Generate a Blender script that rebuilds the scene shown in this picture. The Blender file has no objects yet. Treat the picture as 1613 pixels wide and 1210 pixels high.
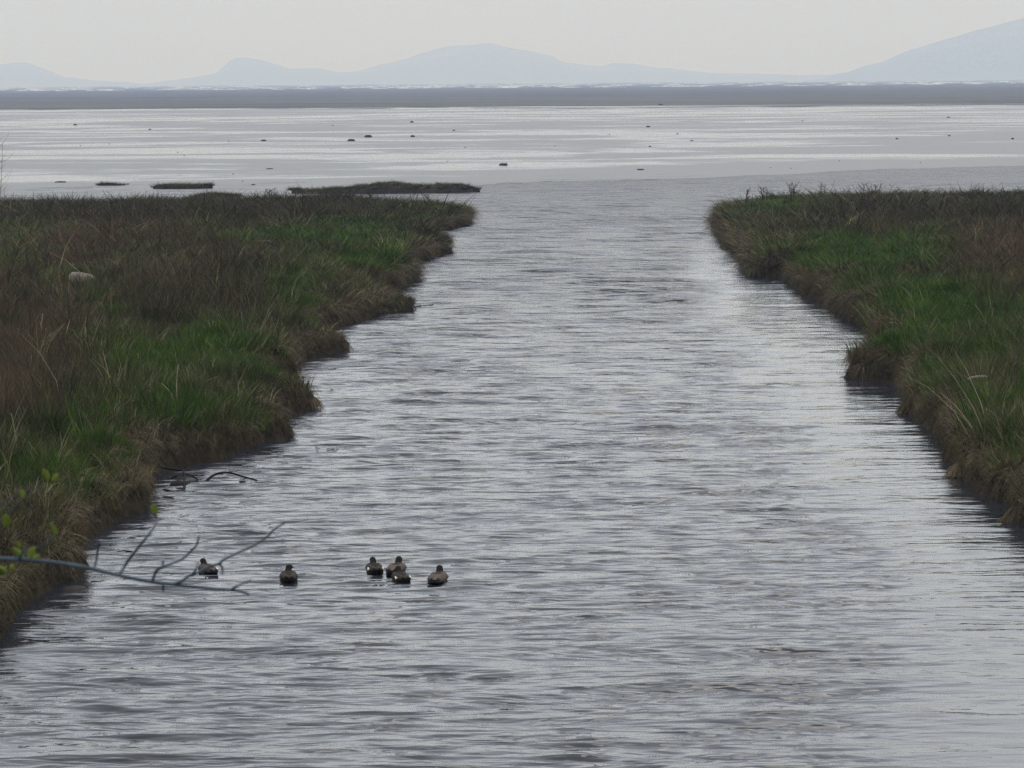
import bpy, bmesh, math, random
import numpy as np
from mathutils import Vector, Matrix, Euler, noise as mnoise

random.seed(7)
rng = np.random.default_rng(7)
S = bpy.context.scene
COL = S.collection
R = math.radians

# ------------------------------------------------------------------ camera
PW, PH, FPX, CH = 1613.0, 1210.0, 6000.0, 5.2      # photo size, focal length in photo pixels, eye height over the water
PITCH, ROLL = -4.535, 0.42
cam_d = bpy.data.cameras.new("camera")
cam = bpy.data.objects.new("camera", cam_d)
COL.objects.link(cam)
cam_d.sensor_width = 36.0
cam_d.lens = 36.0 * FPX / PW
cam_d.clip_start = 0.3
cam_d.clip_end = 90000
RM = (Matrix.Rotation(R(90 + PITCH), 3, 'X') @ Matrix.Rotation(R(-ROLL), 3, 'Z'))
cam.matrix_world = Matrix.Translation((0, 0, CH)) @ RM.to_4x4()
cam_d.dof.use_dof = True
cam_d.dof.focus_distance = 60
cam_d.dof.aperture_fstop = 26.0
S.camera = cam

# ------------------------------------------------------------------ sky, sun, exposure
SUN_EL, SUN_AZ = 50.0, 20.0            # azimuth clockwise from +Y (ahead of the camera)
w = bpy.data.worlds.new("World")
S.world = w
w.use_nodes = True
nt = w.node_tree
nt.nodes.clear()
out = nt.nodes.new("ShaderNodeOutputWorld")
bg = nt.nodes.new("ShaderNodeBackground")
bg.inputs["Strength"].default_value = 0.1
sky = nt.nodes.new("ShaderNodeTexSky")
sky.sky_type = 'NISHITA'
sky.sun_disc = False
sky.sun_elevation = R(SUN_EL)
sky.sun_rotation = R(SUN_AZ)
tc = nt.nodes.new("ShaderNodeTexCoord")
sep = nt.nodes.new("ShaderNodeSeparateXYZ")
nt.links.new(tc.outputs["Generated"], sep.inputs[0])
ramp = nt.nodes.new("ShaderNodeValToRGB")
nt.links.new(sep.outputs["Z"], ramp.inputs[0])
e = ramp.color_ramp.elements
SKYV = [(0.0, (0.84, 0.81, 0.46)), (0.025, (0.86, 0.82, 0.55)), (0.09, (1.10, 1.21, 1.47)),
        (0.25, (1.24, 1.34, 1.57)), (1.0, (1.20, 1.18, 1.10))]
for i, (p, c) in enumerate(SKYV):
    el = e[i] if i < 2 else e.new(p)
    el.position = p
    el.color = (*c, 1)
# soft layered cloud
mp = nt.nodes.new("ShaderNodeMapping")
mp.inputs["Scale"].default_value = (3.0, 3.0, 16.0)
nt.links.new(tc.outputs["Generated"], mp.inputs[0])
cn = nt.nodes.new("ShaderNodeTexNoise")
cn.inputs["Scale"].default_value = 1.6
cn.inputs["Detail"].default_value = 5
nt.links.new(mp.outputs[0], cn.inputs["Vector"])
mr = nt.nodes.new("ShaderNodeMapRange")
mr.inputs["From Min"].default_value = 0.3
mr.inputs["From Max"].default_value = 0.7
mr.inputs["To Min"].default_value = 9.0
mr.inputs["To Max"].default_value = 11.0
nt.links.new(cn.outputs["Fac"], mr.inputs["Value"])
mul = nt.nodes.new("ShaderNodeVectorMath")
mul.operation = 'SCALE'
nt.links.new(ramp.outputs[0], mul.inputs[0])
nt.links.new(mr.outputs[0], mul.inputs["Scale"])
mix = nt.nodes.new("ShaderNodeMix")
mix.data_type = 'RGBA'
mix.inputs["Factor"].default_value = 0.93
nt.links.new(sky.outputs[0], mix.inputs["A"])
nt.links.new(mul.outputs[0], mix.inputs["B"])
nt.links.new(mix.outputs["Result"], bg.inputs["Color"])
nt.links.new(bg.outputs[0], out.inputs[0])

sun_d = bpy.data.lights.new("sun", 'SUN')
sun_d.energy = 0.5
sun_d.angle = R(25)
sun_d.color = (1.0, 0.96, 0.9)
sun = bpy.data.objects.new("sun", sun_d)
COL.objects.link(sun)
sd = Vector((math.sin(R(SUN_AZ)) * math.cos(R(SUN_EL)), math.cos(R(SUN_AZ)) * math.cos(R(SUN_EL)), math.sin(R(SUN_EL))))
sun.rotation_euler = sd.to_track_quat('Z', 'Y').to_euler()
sun.location = (0, 0, 30)

S.view_settings.view_transform = 'Standard'
S.view_settings.look = 'None'
S.view_settings.exposure = 0.0
S.view_settings.gamma = 1.0
S.view_settings.use_curve_mapping = False
S.render.engine = 'CYCLES'
S.cycles.max_bounces = 6
S.cycles.volume_bounces = 1
S.cycles.filter_width = 1.5
S.cycles.use_denoising = True
S.cycles.denoising_prefilter = "NONE"
S.cycles.denoising_input_passes = "RGB_ALBEDO_NORMAL"

# ------------------------------------------------------------------ helpers
def ray(px, py):
    d = RM @ Vector(((px - PW / 2) / FPX, -(py - PH / 2) / FPX, -1.0))
    return d

def P(px, py, z=0.0):
    """world point at height z seen at photo pixel px, py"""
    d = ray(px, py)
    t = (z - CH) / d.z
    return Vector((d.x * t, d.y * t, z))

def PD(px, py, y):
    """world point at distance y ahead seen at photo pixel px, py"""
    d = ray(px, py)
    t = y / d.y
    return Vector((d.x * t, d.y * t, CH + d.z * t))

RMI = np.array(RM.transposed())
def to_px(X, Y, Z):
    v = np.stack([X, Y, Z - CH], -1) @ RMI.T
    return PW / 2 + FPX * v[..., 0] / -v[..., 2], PH / 2 - FPX * v[..., 1] / -v[..., 2]

def tag(o, label=None, cat=None, group=None, kind=None):
    if label: o["label"] = label
    if cat: o["category"] = cat
    if group: o["group"] = group
    if kind: o["kind"] = kind
    return o

def mesh_obj(name, verts, faces, mat, parent=None, smooth=True, link=True):
    me = bpy.data.meshes.new(name)
    if isinstance(verts, np.ndarray):
        verts = verts.reshape(-1, 3)
        nv = len(verts)
        faces = np.asarray(faces)
        k = faces.shape[1]
        me.vertices.add(nv)
        me.vertices.foreach_set("co", verts.astype(np.float32).ravel())
        me.loops.add(len(faces) * k)
        me.loops.foreach_set("vertex_index", faces.astype(np.int32).ravel())
        me.polygons.add(len(faces))
        me.polygons.foreach_set("loop_start", np.arange(0, len(faces) * k, k, dtype=np.int32))
        me.update(calc_edges=True)
    else:
        me.from_pydata(verts, [], faces)
        me.update()
    if smooth:
        me.polygons.foreach_set("use_smooth", [True] * len(me.polygons))
    if mat: me.materials.append(mat)
    o = bpy.data.objects.new(name, me)
    if link: COL.objects.link(o)
    if parent: o.parent = parent
    return o

def empty(name, loc, rz=0.0):
    o = bpy.data.objects.new(name, None)
    COL.objects.link(o)
    o.location = loc
    o.rotation_euler = (0, 0, rz)
    o.empty_display_size = 0.1
    return o

def grid_faces(nr, nc):
    a = np.arange(nr * nc).reshape(nr, nc)
    return np.stack([a[:-1, :-1], a[:-1, 1:], a[1:, 1:], a[1:, :-1]], -1).reshape(-1, 4)

def vnoise(x, y, seed=0):
    """tileless value noise, -1..1"""
    xi, yi = np.floor(x).astype(np.int64), np.floor(y).astype(np.int64)
    xf, yf = x - xi, y - yi
    def h(a, b):
        n = (a * 374761393 + b * 668265263 + seed * 1442695041) & 0xFFFFFFFF
        n = ((n ^ (n >> 13)) * 1274126177) & 0xFFFFFFFF
        return ((n ^ (n >> 16)) & 0xFFFF) / 32767.5 - 1
    u, v = xf * xf * (3 - 2 * xf), yf * yf * (3 - 2 * yf)
    return (h(xi, yi) * (1 - u) + h(xi + 1, yi) * u) * (1 - v) + (h(xi, yi + 1) * (1 - u) + h(xi + 1, yi + 1) * u) * v

def fbm(x, y, seed=0, oct=4):
    s, a, t = 0, 1.0, 0
    for i in range(oct):
        s = s + a * vnoise(x * 2 ** i + 17.3 * i, y * 2 ** i + 5.1 * i, seed + i)
        t += a
        a *= 0.5
    return s / t

# ------------------------------------------------------------------ materials
def new_mat(name):
    m = bpy.data.materials.new(name)
    m.use_nodes = True
    t = m.node_tree
    b = t.nodes["Principled BSDF"]
    return m, t, b

def N(t, typ, **kw):
    n = t.nodes.new(typ)
    for k, v in kw.items():
        if k.startswith("_"): setattr(n, k[1:], v)
        else: n.inputs[k.replace("__", " ")].default_value = v
    return n

def set_ramp(r, stops):
    e = r.color_ramp.elements
    for i, (p, c) in enumerate(stops):
        el = e[i] if i < 2 else e.new(p)
        el.position = p
        el.color = (*c, 1) if len(c) == 3 else c

def blade_mat(name, stops, spec=0.04, transl=0.0):
    """colour differs from clump to clump and slowly over the marsh"""
    m, t, b = new_mat(name)
    oi = N(t, "ShaderNodeObjectInfo")
    geo = N(t, "ShaderNodeNewGeometry")
    ns = N(t, "ShaderNodeTexNoise", Scale=0.9, Detail=4)
    t.links.new(geo.outputs["Position"], ns.inputs["Vector"])
    a = N(t, "ShaderNodeMath", _operation='MULTIPLY'); a.inputs[1].default_value = 0.40
    t.links.new(oi.outputs["Random"], a.inputs[0])
    c = N(t, "ShaderNodeMath", _operation='MULTIPLY_ADD'); c.inputs[1].default_value = 0.75
    t.links.new(ns.outputs["Fac"], c.inputs[0]); t.links.new(a.outputs[0], c.inputs[2])
    d = N(t, "ShaderNodeMath", _operation='MULTIPLY_ADD'); d.inputs[1].default_value = 0.75
    t.links.new(geo.outputs["Random Per Island"], d.inputs[0]); t.links.new(c.outputs[0], d.inputs[2])
    mr = N(t, "ShaderNodeMapRange"); mr.inputs["From Min"].default_value = 0.40; mr.inputs["From Max"].default_value = 1.50
    t.links.new(d.outputs[0], mr.inputs["Value"])
    r = N(t, "ShaderNodeValToRGB")
    set_ramp(r, stops)
    t.links.new(mr.outputs[0], r.inputs[0])
    t.links.new(r.outputs[0], b.inputs["Base Color"])
    b.inputs["Roughness"].default_value = 0.75
    b.inputs["Specular IOR Level"].default_value = spec
    return m

def plain_mat(name, c1, c2, scale=8.0, rough=0.8, bump=0.0, spec=0.25, obj=True, stretch=(1, 1, 1)):
    m, t, b = new_mat(name)
    tc = N(t, "ShaderNodeTexCoord")
    mp = N(t, "ShaderNodeMapping", Scale=stretch)
    t.links.new(tc.outputs["Object"], mp.inputs[0])
    ns = N(t, "ShaderNodeTexNoise", Scale=scale, Detail=5, Roughness=0.6)
    t.links.new(mp.outputs[0], ns.inputs["Vector"])
    r = N(t, "ShaderNodeValToRGB")
    set_ramp(r, [(0.3, c1), (0.7, c2)])
    t.links.new(ns.outputs["Fac"], r.inputs[0])
    t.links.new(r.outputs[0], b.inputs["Base Color"])
    b.inputs["Roughness"].default_value = rough
    b.inputs["Specular IOR Level"].default_value = spec
    if bump:
        bp = N(t, "ShaderNodeBump", Strength=1.0, Distance=bump)
        t.links.new(ns.outputs["Fac"], bp.inputs["Height"])
        t.links.new(bp.outputs[0], b.inputs["Normal"])
    return m

M_GREEN = blade_mat("fresh_grass", [(0.0, (0.022, 0.038, 0.009)), (0.5, (0.042, 0.082, 0.013)), (1.0, (0.10, 0.15, 0.026))])
M_OLIVE = blade_mat("olive_grass", [(0.0, (0.024, 0.027, 0.011)), (0.45, (0.056, 0.060, 0.024)), (0.8, (0.11, 0.105, 0.048)), (1.0, (0.26, 0.23, 0.12))])
M_DEAD = blade_mat("dead_grass", [(0.0, (0.030, 0.023, 0.013)), (0.45, (0.085, 0.064, 0.038)), (0.8, (0.16, 0.125, 0.075)), (1.0, (0.34, 0.28, 0.18))])
M_DARK = blade_mat("dark_stems", [(0.0, (0.018, 0.016, 0.008)), (0.5, (0.048, 0.042, 0.022)), (0.85, (0.10, 0.085, 0.045)), (1.0, (0.26, 0.21, 0.12))])
M_RED = blade_mat("reddish_stems", [(0.0, (0.036, 0.024, 0.014)), (0.5, (0.084, 0.055, 0.033)), (0.85, (0.13, 0.088, 0.06)), (1.0, (0.26, 0.19, 0.12))])
M_STRAW = plain_mat("straw", (0.20, 0.17, 0.11), (0.30, 0.26, 0.18), 12, 0.7)
M_SOIL = plain_mat("marsh_soil", (0.014, 0.011, 0.007), (0.045, 0.035, 0.021), 6.0, 0.95, 0.05, 0.03)
M_BARK = plain_mat("dark_wet_bark", (0.012, 0.010, 0.010), (0.03, 0.025, 0.022), 14, 0.8, 0.004, 0.06)
M_LOG = plain_mat("weathered_wood", (0.10, 0.088, 0.07), (0.30, 0.27, 0.22), 6, 0.8, 0.01, 0.2, True, (1, 12, 12))
M_LUMP = plain_mat("mud_turf", (0.014, 0.012, 0.010), (0.04, 0.032, 0.024), 5, 0.8, 0.02)
M_WEED = blade_mat("saltmarsh_turf", [(0.0, (0.030, 0.022, 0.018)), (0.5, (0.034, 0.040, 0.018)), (1.0, (0.05, 0.07, 0.022))])

# ------------------------------------------------------------------ channel outline
LEFT_PX = [(5, 1000), (45, 945), (78, 928), (116, 914), (140, 891), (108, 876), (122, 856), (180, 822), (220, 806), (232, 791),
           (214, 776), (240, 766), (226, 749), (292, 734), (330, 728), (375, 714), (410, 700), (432, 694), (462, 686), (415, 678),
           (382, 664), (430, 656), (506, 644), (455, 636), (412, 620), (436, 606), (474, 600), (452, 585),
           (475, 568), (505, 562), (554, 553), (500, 547), (468, 532), (492, 522), (534, 517), (556, 507), (590, 497), (655, 488),
           (604, 484), (572, 472), (592, 463), (622, 460), (642, 449), (662, 439), (634, 426), (648, 416),
           (674, 409), (712, 396), (674, 389), (652, 377), (680, 366), (702, 363), (738, 355), (742, 349), (725, 345),
           (690, 340), (600, 337), (450, 339), (250, 341), (0, 344), (-300, 348)]
RIGHT_PX = [(1720, 905), (1650, 850), (1600, 818), (1590, 806), (1600, 796), (1562, 787), (1540, 770), (1502, 742), (1490, 705),
            (1475, 685), (1455, 670), (1430, 655), (1424, 625), (1412, 607), (1392, 602), (1332, 595), (1342, 586), (1378, 581),
            (1400, 572), (1386, 564), (1380, 546), (1372, 520), (1340, 505), (1300, 480), (1272, 468), (1246, 450), (1238, 439),
            (1180, 436), (1170, 424), (1176, 408), (1158, 403), (1150, 390), (1135, 381), (1130, 368), (1128, 352),
            (1132, 343), (1160, 337), (1200, 334), (1400, 331), (1613, 328), (1950, 323)]
near_left = [(-26, -3), (-1.3, -3), (-1.45, 6), (-2.3, 12), (-3.4, 20), (-4.5, 28), (-4.85, 33)]
near_right = [(30, 10), (7.0, 10), (5.6, 18), (5.4, 26), (5.75, 33)]
def poly(near, px, closing):
    pts = [tuple(p) for p in near] + [(P(*q).x, P(*q).y) for q in px] + closing
    return np.array(pts)
LP = poly(near_left, LEFT_PX, [(-26, 153)])
RP = poly(near_right, RIGHT_PX, [(30, 156)])

def sdf(X, Y, poly):
    """signed distance, positive inside; plus direction to the shore"""
    best = np.full(X.shape, 1e9)
    bx = np.zeros(X.shape); by = np.zeros(X.shape)
    inside = np.zeros(X.shape, bool)
    n = len(poly)
    for i in range(n):
        ax, ay = poly[i]; cx, cy = poly[(i + 1) % n]
        dx, dy = cx - ax, cy - ay
        t = np.clip(((X - ax) * dx + (Y - ay) * dy) / (dx * dx + dy * dy + 1e-12), 0, 1)
        qx, qy = ax + t * dx, ay + t * dy
        d = np.hypot(X - qx, Y - qy)
        m = d < best
        best = np.where(m, d, best); bx = np.where(m, qx, bx); by = np.where(m, qy, by)
        if ay != cy:
            cond = ((ay > Y) != (cy > Y)) & (X < (cx - ax) * (Y - ay) / (cy - ay) + ax)
            inside ^= cond
    s = np.where(inside, best, -best)
    return s, bx - X, by - Y

def marsh_h(X, Y, s):
    s2 = s + 0.10 * fbm(X * 2.2, Y * 1.6, 3, 3)
    bank = np.interp(s2, [-1.2, -0.15, 0.0, 0.10, 0.45, 1.1, 3.0], [-0.6, -0.25, 0.02, 0.30, 0.42, 0.5, 0.56])
    relief = (0.10 * fbm(X * 0.45, Y * 0.3, 11, 3) + 0.22 * fbm(X * 1.5, Y * 1.1, 12, 2)) * np.clip(s2 / 0.6, 0, 1)
    slump = 0.16 * fbm(X * 1.1 + 7, Y * 0.8, 15, 3) * np.clip(s2 / 0.2, 0, 1) * np.clip(1.8 - s2, 0, 1)
    return (bank + relief + slump) * np.where(bank > 0, np.interp(Y, [110, 145], [1.0, 0.84]), 1)

def marsh(name, poly, xs, ys, label):
    X, Y = np.meshgrid(xs, ys)
    s, _, _ = sdf(X, Y, poly)
    Z = marsh_h(X, Y, s)
    o = mesh_obj(name, np.stack([X, Y, Z], -1), grid_faces(*X.shape), M_SOIL)
    return tag(o, kind="structure", label=label)

ysn = np.concatenate([np.arange(-4, 30, 0.5), np.arange(30, 70, 0.13), np.arange(70, 156, 0.25)])
marsh("ground", LP, np.concatenate([np.arange(-26, -14, 0.5), np.arange(-14, 0.2, 0.11)]), ysn, "dark saltmarsh ground left of the channel")
marsh("ground", RP, np.concatenate([np.arange(3.5, 17, 0.11), np.arange(17, 30, 0.5)]), ysn[ysn > 9], "dark saltmarsh ground right of the channel")

# ------------------------------------------------------------------ water
def water_mat(name, body, scales, calm=False, rough=0.03, far=False):
    m, t, b = new_mat(name)
    geo = N(t, "ShaderNodeNewGeometry")
    b.inputs["Base Color"].default_value = (*body, 1)
    b.inputs["Roughness"].default_value = rough
    b.inputs["IOR"].default_value = 1.333
    att = N(t, "ShaderNodeAttribute", _attribute_name="chop")
    if not far:
        ra = N(t, "ShaderNodeAttribute", _attribute_name="ruffle")
        t.links.new(ra.outputs["Fac"], b.inputs["Roughness"])
    prev = None
    for (sc, sx, dist, det) in scales:
        mp = N(t, "ShaderNodeMapping", Scale=(sc * sx, sc, sc), Rotation=(0, 0, R(4 if sx < .5 else -9)))
        t.links.new(geo.outputs["Position"], mp.inputs[0])
        ns = N(t, "ShaderNodeTexNoise", Scale=1.0, Detail=det, Roughness=0.55, Distortion=0.3)
        t.links.new(mp.outputs[0], ns.inputs["Vector"])
        bp = N(t, "ShaderNodeBump", Strength=1.0, Distance=dist)
        if not far:
            mm = N(t, "ShaderNodeMath", _operation='MULTIPLY'); 
            t.links.new(ns.outputs["Fac"], mm.inputs[0]); t.links.new(att.outputs["Fac"], mm.inputs[1])
            t.links.new(mm.outputs[0], bp.inputs["Height"])
        else:
            t.links.new(ns.outputs["Fac"], bp.inputs["Height"])
        if prev: t.links.new(prev.outputs[0], bp.inputs["Normal"])
        prev = bp
    t.links.new(prev.outputs[0], b.inputs["Normal"])
    if far:   # base colour mottled at random to give the far water texture
        mp = N(t, "ShaderNodeMapping", Scale=(0.012, 0.02, 1))
        t.links.new(geo.outputs["Position"], mp.inputs[0])
        ns = N(t, "ShaderNodeTexNoise", Scale=1.0, Detail=8.0, Roughness=0.7)
        t.links.new(mp.outputs[0], ns.inputs["Vector"])
        r = N(t, "ShaderNodeValToRGB")
        set_ramp(r, [(0.35, tuple(c * 0.4 for c in body)), (0.65, tuple(c * 2.0 for c in body))])
        t.links.new(ns.outputs["Fac"], r.inputs[0])
        t.links.new(r.outputs[0], b.inputs["Base Color"])
    return m

BODY = (0.026, 0.030, 0.040)
M_WATER = water_mat("channel_water", BODY, [(0.9, 0.8, 0.11, 2.0), (2.6, 0.32, 0.12, 3.0), (8.0, 0.3, 0.015, 2.0)])
M_SEA = water_mat("sea_water", (0.036, 0.038, 0.032), [(0.25, 0.3, 1.0, 3.0), (1.2, 0.5, 0.25, 3.0)], far=True, rough=0.7)

def water_grid():
    y = [24.0]
    while y[-1] < 330:
        d = y[-1]
        y.append(d + max(0.026, d * d / (CH * FPX) * 0.75))
    ys = np.array(y)
    u = np.linspace(-0.15, 0.15, 320)
    Y = np.repeat(ys[:, None], len(u), 1)
    X = Y * u[None, :]
    Y = Y + 0 * X
    step = np.gradient(ys)[:, None]
    xstep = (ys * (u[1] - u[0]))[:, None]
    # lee of the banks: calmer water
    sr, _, _ = sdf(X, Y, RP)
    sl, _, _ = sdf(X, Y, LP)
    dr, dl = -sr, -sl
    wob = 0.5 * fbm(X * 0.8, Y * 0.12, 21, 3)
    cw = np.interp(Y[:, :1], [24, 29, 36, 41, 55, 67, 85, 105, 126, 140], [3.3, 3.1, 2.4, 2.05, 1.85, 2.3, 3.0, 1.7, 0.7, 0.1])
    k = np.clip((dr + wob * 0.5 - cw * 0.62) / (cw * 0.7), 0, 1)
    kmin = np.interp(Y, [90, 125], [0.20, 0.6])
    kr = kmin + (1 - kmin) * k * k * (3 - 2 * k)
    k2 = np.clip((dl + 0.4 * wob) / 0.8, 0, 1)
    kl = 0.45 + 0.55 * k2
    gust = 1.0 + 0.25 * fbm(X * 0.35, Y * 0.09, 31, 3) + 0.22 * fbm(X * 1.3, Y * 0.45, 33, 3)
    chop = kr * kl * gust
    # more ruffled beyond the mouth
    chop *= np.interp(Y, [24, 40, 60, 85, 130, 170], [0.78, 0.88, 1.15, 1.6, 2.3, 2.8])
    Z = np.zeros_like(X)
    r2 = np.random.default_rng(5)
    for i in range(110):
        lam = math.exp(r2.uniform(math.log(0.09), math.log(2.6)))
        th = r2.normal(0, 0.21)
        kx, ky = math.sin(th) * 2 * math.pi / lam, math.cos(th) * 2 * math.pi / lam
        slope = 0.025 * (1.35 if 0.11 < lam < 0.5 else 0.62)
        amp = slope * lam / (2 * math.pi)
        ph = r2.uniform(0, 6.28)
        fade = np.clip((lam / (step * 2.0) - 1), 0, 1) * np.clip((lam / max(abs(math.sin(th)), .03) / (xstep * 2.6) - 1), 0, 1)
        grp = 0.65 + 0.7 * vnoise(X / (lam * 5) + i * 3.1, Y / (lam * 4) + i, 40 + i)
        q = np.sin(kx * X + ky * Y + ph + 0.8 * vnoise(X / (lam * 3), Y / (lam * 3), 90 + i))
        Z += amp * fade * grp * (q + 0.25 * (q * q - 0.5))
    Z *= chop * 1.25
    for (sx_, sy_, wx, wy, hh) in [(405, 909, 0.26, 0.09, .022), (480, 909, 0.12, 0.07, .018), (365, 906, .12, .06, .012), (745, 928, .25, .08, .012),
                                   (720, 915, .18, .07, .010), (560, 918, .2, .07, .010), (300, 912, .15, .06, .010)]:
        c = P(sx_, sy_)
        Z += 1.3 * hh * np.exp(-((X - c.x) / wx) ** 2 - ((Y - c.y) / wy) ** 2)
    o = mesh_obj("water", np.stack([X, Y, Z], -1), grid_faces(*X.shape), M_WATER)
    a = o.data.attributes.new("chop", 'FLOAT', 'POINT')
    a.data.foreach_set("value", chop.astype(np.float32).ravel())
    a = o.data.attributes.new("ruffle", 'FLOAT', 'POINT')
    rg = 0.03 + np.interp(Y, [55, 100, 140, 190], [0.0, 0.07, 0.18, 0.26]) * np.clip(chop / 1.4, 0, 1.2)
    a.data.foreach_set("value", rg.astype(np.float32).ravel())
    return tag(o, kind="structure", label="rippled grey water of the tidal channel")
water_grid()

def rect(name, x0, x1, y0, y1, z, mat, label, nx=1, ny=1):
    X, Y = np.meshgrid(np.linspace(x0, x1, nx + 1), np.linspace(y0, y1, ny + 1))
    o = mesh_obj(name, np.stack([X, Y, X * 0 + z], -1), grid_faces(*X.shape), mat, smooth=False)
    return tag(o, kind="structure", label=label)
FARY = 26300
rect("seabed", -FARY, FARY, -40, FARY, -0.62, M_SOIL, "muddy bed below the water")
rect("sea", -FARY * .9, FARY * .9, -30, FARY, -0.16, M_SEA, "open grey water out to the horizon")

# ------------------------------------------------------------------ tidal mud flat
def mud_mat():
    m, t, b = new_mat("wet_mud")
    geo = N(t, "ShaderNodeNewGeometry")
    # pools: long thin films of standing water
    def fld(sx, sy, det, rot=0.0):
        mp = N(t, "ShaderNodeMapping", Scale=(sx, sy, 1), Rotation=(0, 0, R(rot)))
        t.links.new(geo.outputs["Position"], mp.inputs[0])
        ns = N(t, "ShaderNodeTexNoise", Scale=1.0, Detail=det, Roughness=0.66, Distortion=0.6)
        t.links.new(mp.outputs[0], ns.inputs["Vector"])
        return ns
    a = fld(0.035, 0.045, 6.0)
    c = fld(0.009, 0.012, 3.0)
    mx = N(t, "ShaderNodeMath", _operation='MULTIPLY_ADD'); mx.inputs[1].default_value = 0.55
    t.links.new(c.outputs["Fac"], mx.inputs[0]); t.links.new(a.outputs["Fac"], mx.inputs[2])
    pool = N(t, "ShaderNodeMapRange"); pool.inputs["From Min"].default_value = 0.76; pool.inputs["From Max"].default_value = 0.86
    at = N(t, "ShaderNodeAttribute", _attribute_name="inland")
    mi = N(t, "ShaderNodeMath", _operation='MULTIPLY')
    t.links.new(mx.outputs[0], mi.inputs[0]); t.links.new(at.outputs["Fac"], mi.inputs[1])
    t.links.new(mi.outputs[0], pool.inputs["Value"])
    cr = N(t, "ShaderNodeValToRGB")
    set_ramp(cr, [(0.0, (0.13, 0.13, 0.13)), (1.0, (0.085, 0.085, 0.09))])
    t.links.new(pool.outputs[0], cr.inputs[0])
    t.links.new(cr.outputs[0], b.inputs["Base Color"])
    rr = N(t, "ShaderNodeMapRange"); rr.inputs["To Min"].default_value = 0.42; rr.inputs["To Max"].default_value = 0.12
    t.links.new(pool.outputs[0], rr.inputs["Value"])
    t.links.new(rr.outputs[0], b.inputs["Roughness"])
    b.inputs["IOR"].default_value = 1.36
    f = fld(1.2, 1.6, 4.0)
    inv = N(t, "ShaderNodeMath", _operation='SUBTRACT'); inv.inputs[0].default_value = 1.0
    t.links.new(pool.outputs[0], inv.inputs[1])
    mh = N(t, "ShaderNodeMath", _operation='MULTIPLY')
    t.links.new(f.outputs["Fac"], mh.inputs[0]); t.links.new(inv.outputs[0], mh.inputs[1])
    bp = N(t, "ShaderNodeBump", Strength=1.0, Distance=0.06)
    t.links.new(mh.outputs[0], bp.inputs["Height"])
    t.links.new(bp.outputs[0], b.inputs["Normal"])
    return m
M_MUD = mud_mat()
def sheet_between(name, near_px, far_px, z, mat, label):
    n = 900
    xs = np.linspace(-500, 2100, n)
    ny_ = np.interp(xs, [p[0] for p in near_px], [p[1] for p in near_px]) + 2.2 * fbm(xs * 0.012, xs * 0, 61, 6)
    fy_ = np.interp(xs, [p[0] for p in far_px], [p[1] for p in far_px]) + 0.25 * fbm(xs * 0.02, xs * 0, 62, 4)
    A = [P(x, y, z) for x, y in zip(xs, ny_)]
    B = [P(x, y, z) for x, y in zip(xs, fy_)]
    rows = []
    for k in range(9):
        f = (k / 8) ** 2
        rows.append([tuple(a.lerp(b_, f)) for a, b_ in zip(A, B)])
    V = np.array(rows)
    o = mesh_obj(name, V, grid_faces(V.shape[0], V.shape[1]), mat, smooth=False)
    a = o.data.attributes.new("inland", 'FLOAT', 'POINT')
    a.data.foreach_set("value", np.repeat(np.array([0, .7, 1, 1, 1, 1, 1, 1, 1], np.float32), n))
    return tag(o, kind="structure", label=label)
sheet_between("mud_flat", [(-500, 322), (300, 319), (470, 308), (700, 297), (780, 289), (900, 284), (1100, 281), (1210, 275), (1400, 267), (1613, 262), (2100, 255)],
              [(-500, 177), (0, 173), (1613, 163), (2100, 159)], 0.006, M_MUD, "wet grey mud flat with shining pools beyond the channel mouth")
M_BAR = plain_mat("dark_sand", (0.05, 0.04, 0.04), (0.09, 0.075, 0.07), 0.02, 0.7)
sheet_between("sand_bar", [(-500, 171), (1000, 169.5), (1100, 168.8), (1300, 167.0), (1613, 166.2), (2100, 164)],
              [(-500, 170.9), (1000, 169.4), (1100, 168.0), (1300, 165.2), (1613, 163.7), (2100, 160)], 0.03, M_BAR, "thin dark sand bar at the far edge of the mud")

# the shallower band of browner water just past the flat
M_SHOAL = water_mat("shoal_water", (0.050, 0.052, 0.043), [(0.4, 0.4, 0.9, 3.0), (2.0, 0.6, 0.2, 2.0)], far=True, rough=0.7)
sheet_between("shallows", [(-500, 177.5), (0, 173.5), (1613, 163.5), (2100, 159.5)],
              [(-500, 161), (0, 157), (1613, 149), (2100, 146)], -0.03, M_SHOAL, "dull brownish band of shallow water past the mud")

# breakers near the horizon
def breakers():
    V, F = [], []
    r = random.Random(3)
    for i in range(420):
        d = r.choice([3600, 4200, 5000, 6500, 9000]) * r.uniform(0.93, 1.07)
        x = r.uniform(-0.17, 0.17) * d
        L = r.uniform(2, 13) * d / 4000
        h = r.uniform(0.4, 1.1) * (d / 4500)
        n = 7
        b0 = len(V)
        for k in range(n):
            f = k / (n - 1)
            e_ = math.sin(math.pi * min(max(f, 0.04), 0.96)) ** 0.5 * (0.6 + 0.5 * r.random())
            px = x + (f - 0.5) * L * 2
            yy = d + r.uniform(-1, 1)
            V += [(px, yy - 1.4, -0.1), (px, yy, h * e_), (px, yy + 2.2, -0.1)]
        for k in range(n - 1):
            a = b0 + 3 * k
            F += [(a, a + 3, a + 4, a + 1), (a + 1, a + 4, a + 5, a + 2)]
    m = plain_mat("sea_foam", (0.12, 0.12, 0.11), (0.85, 0.85, 0.82), 0.15, 0.9)
    o = mesh_obj("whitecaps", V, F, m)
    return tag(o, "white breaking wave crests strung along the far horizon", "waves", kind="stuff")
breakers()

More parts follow.
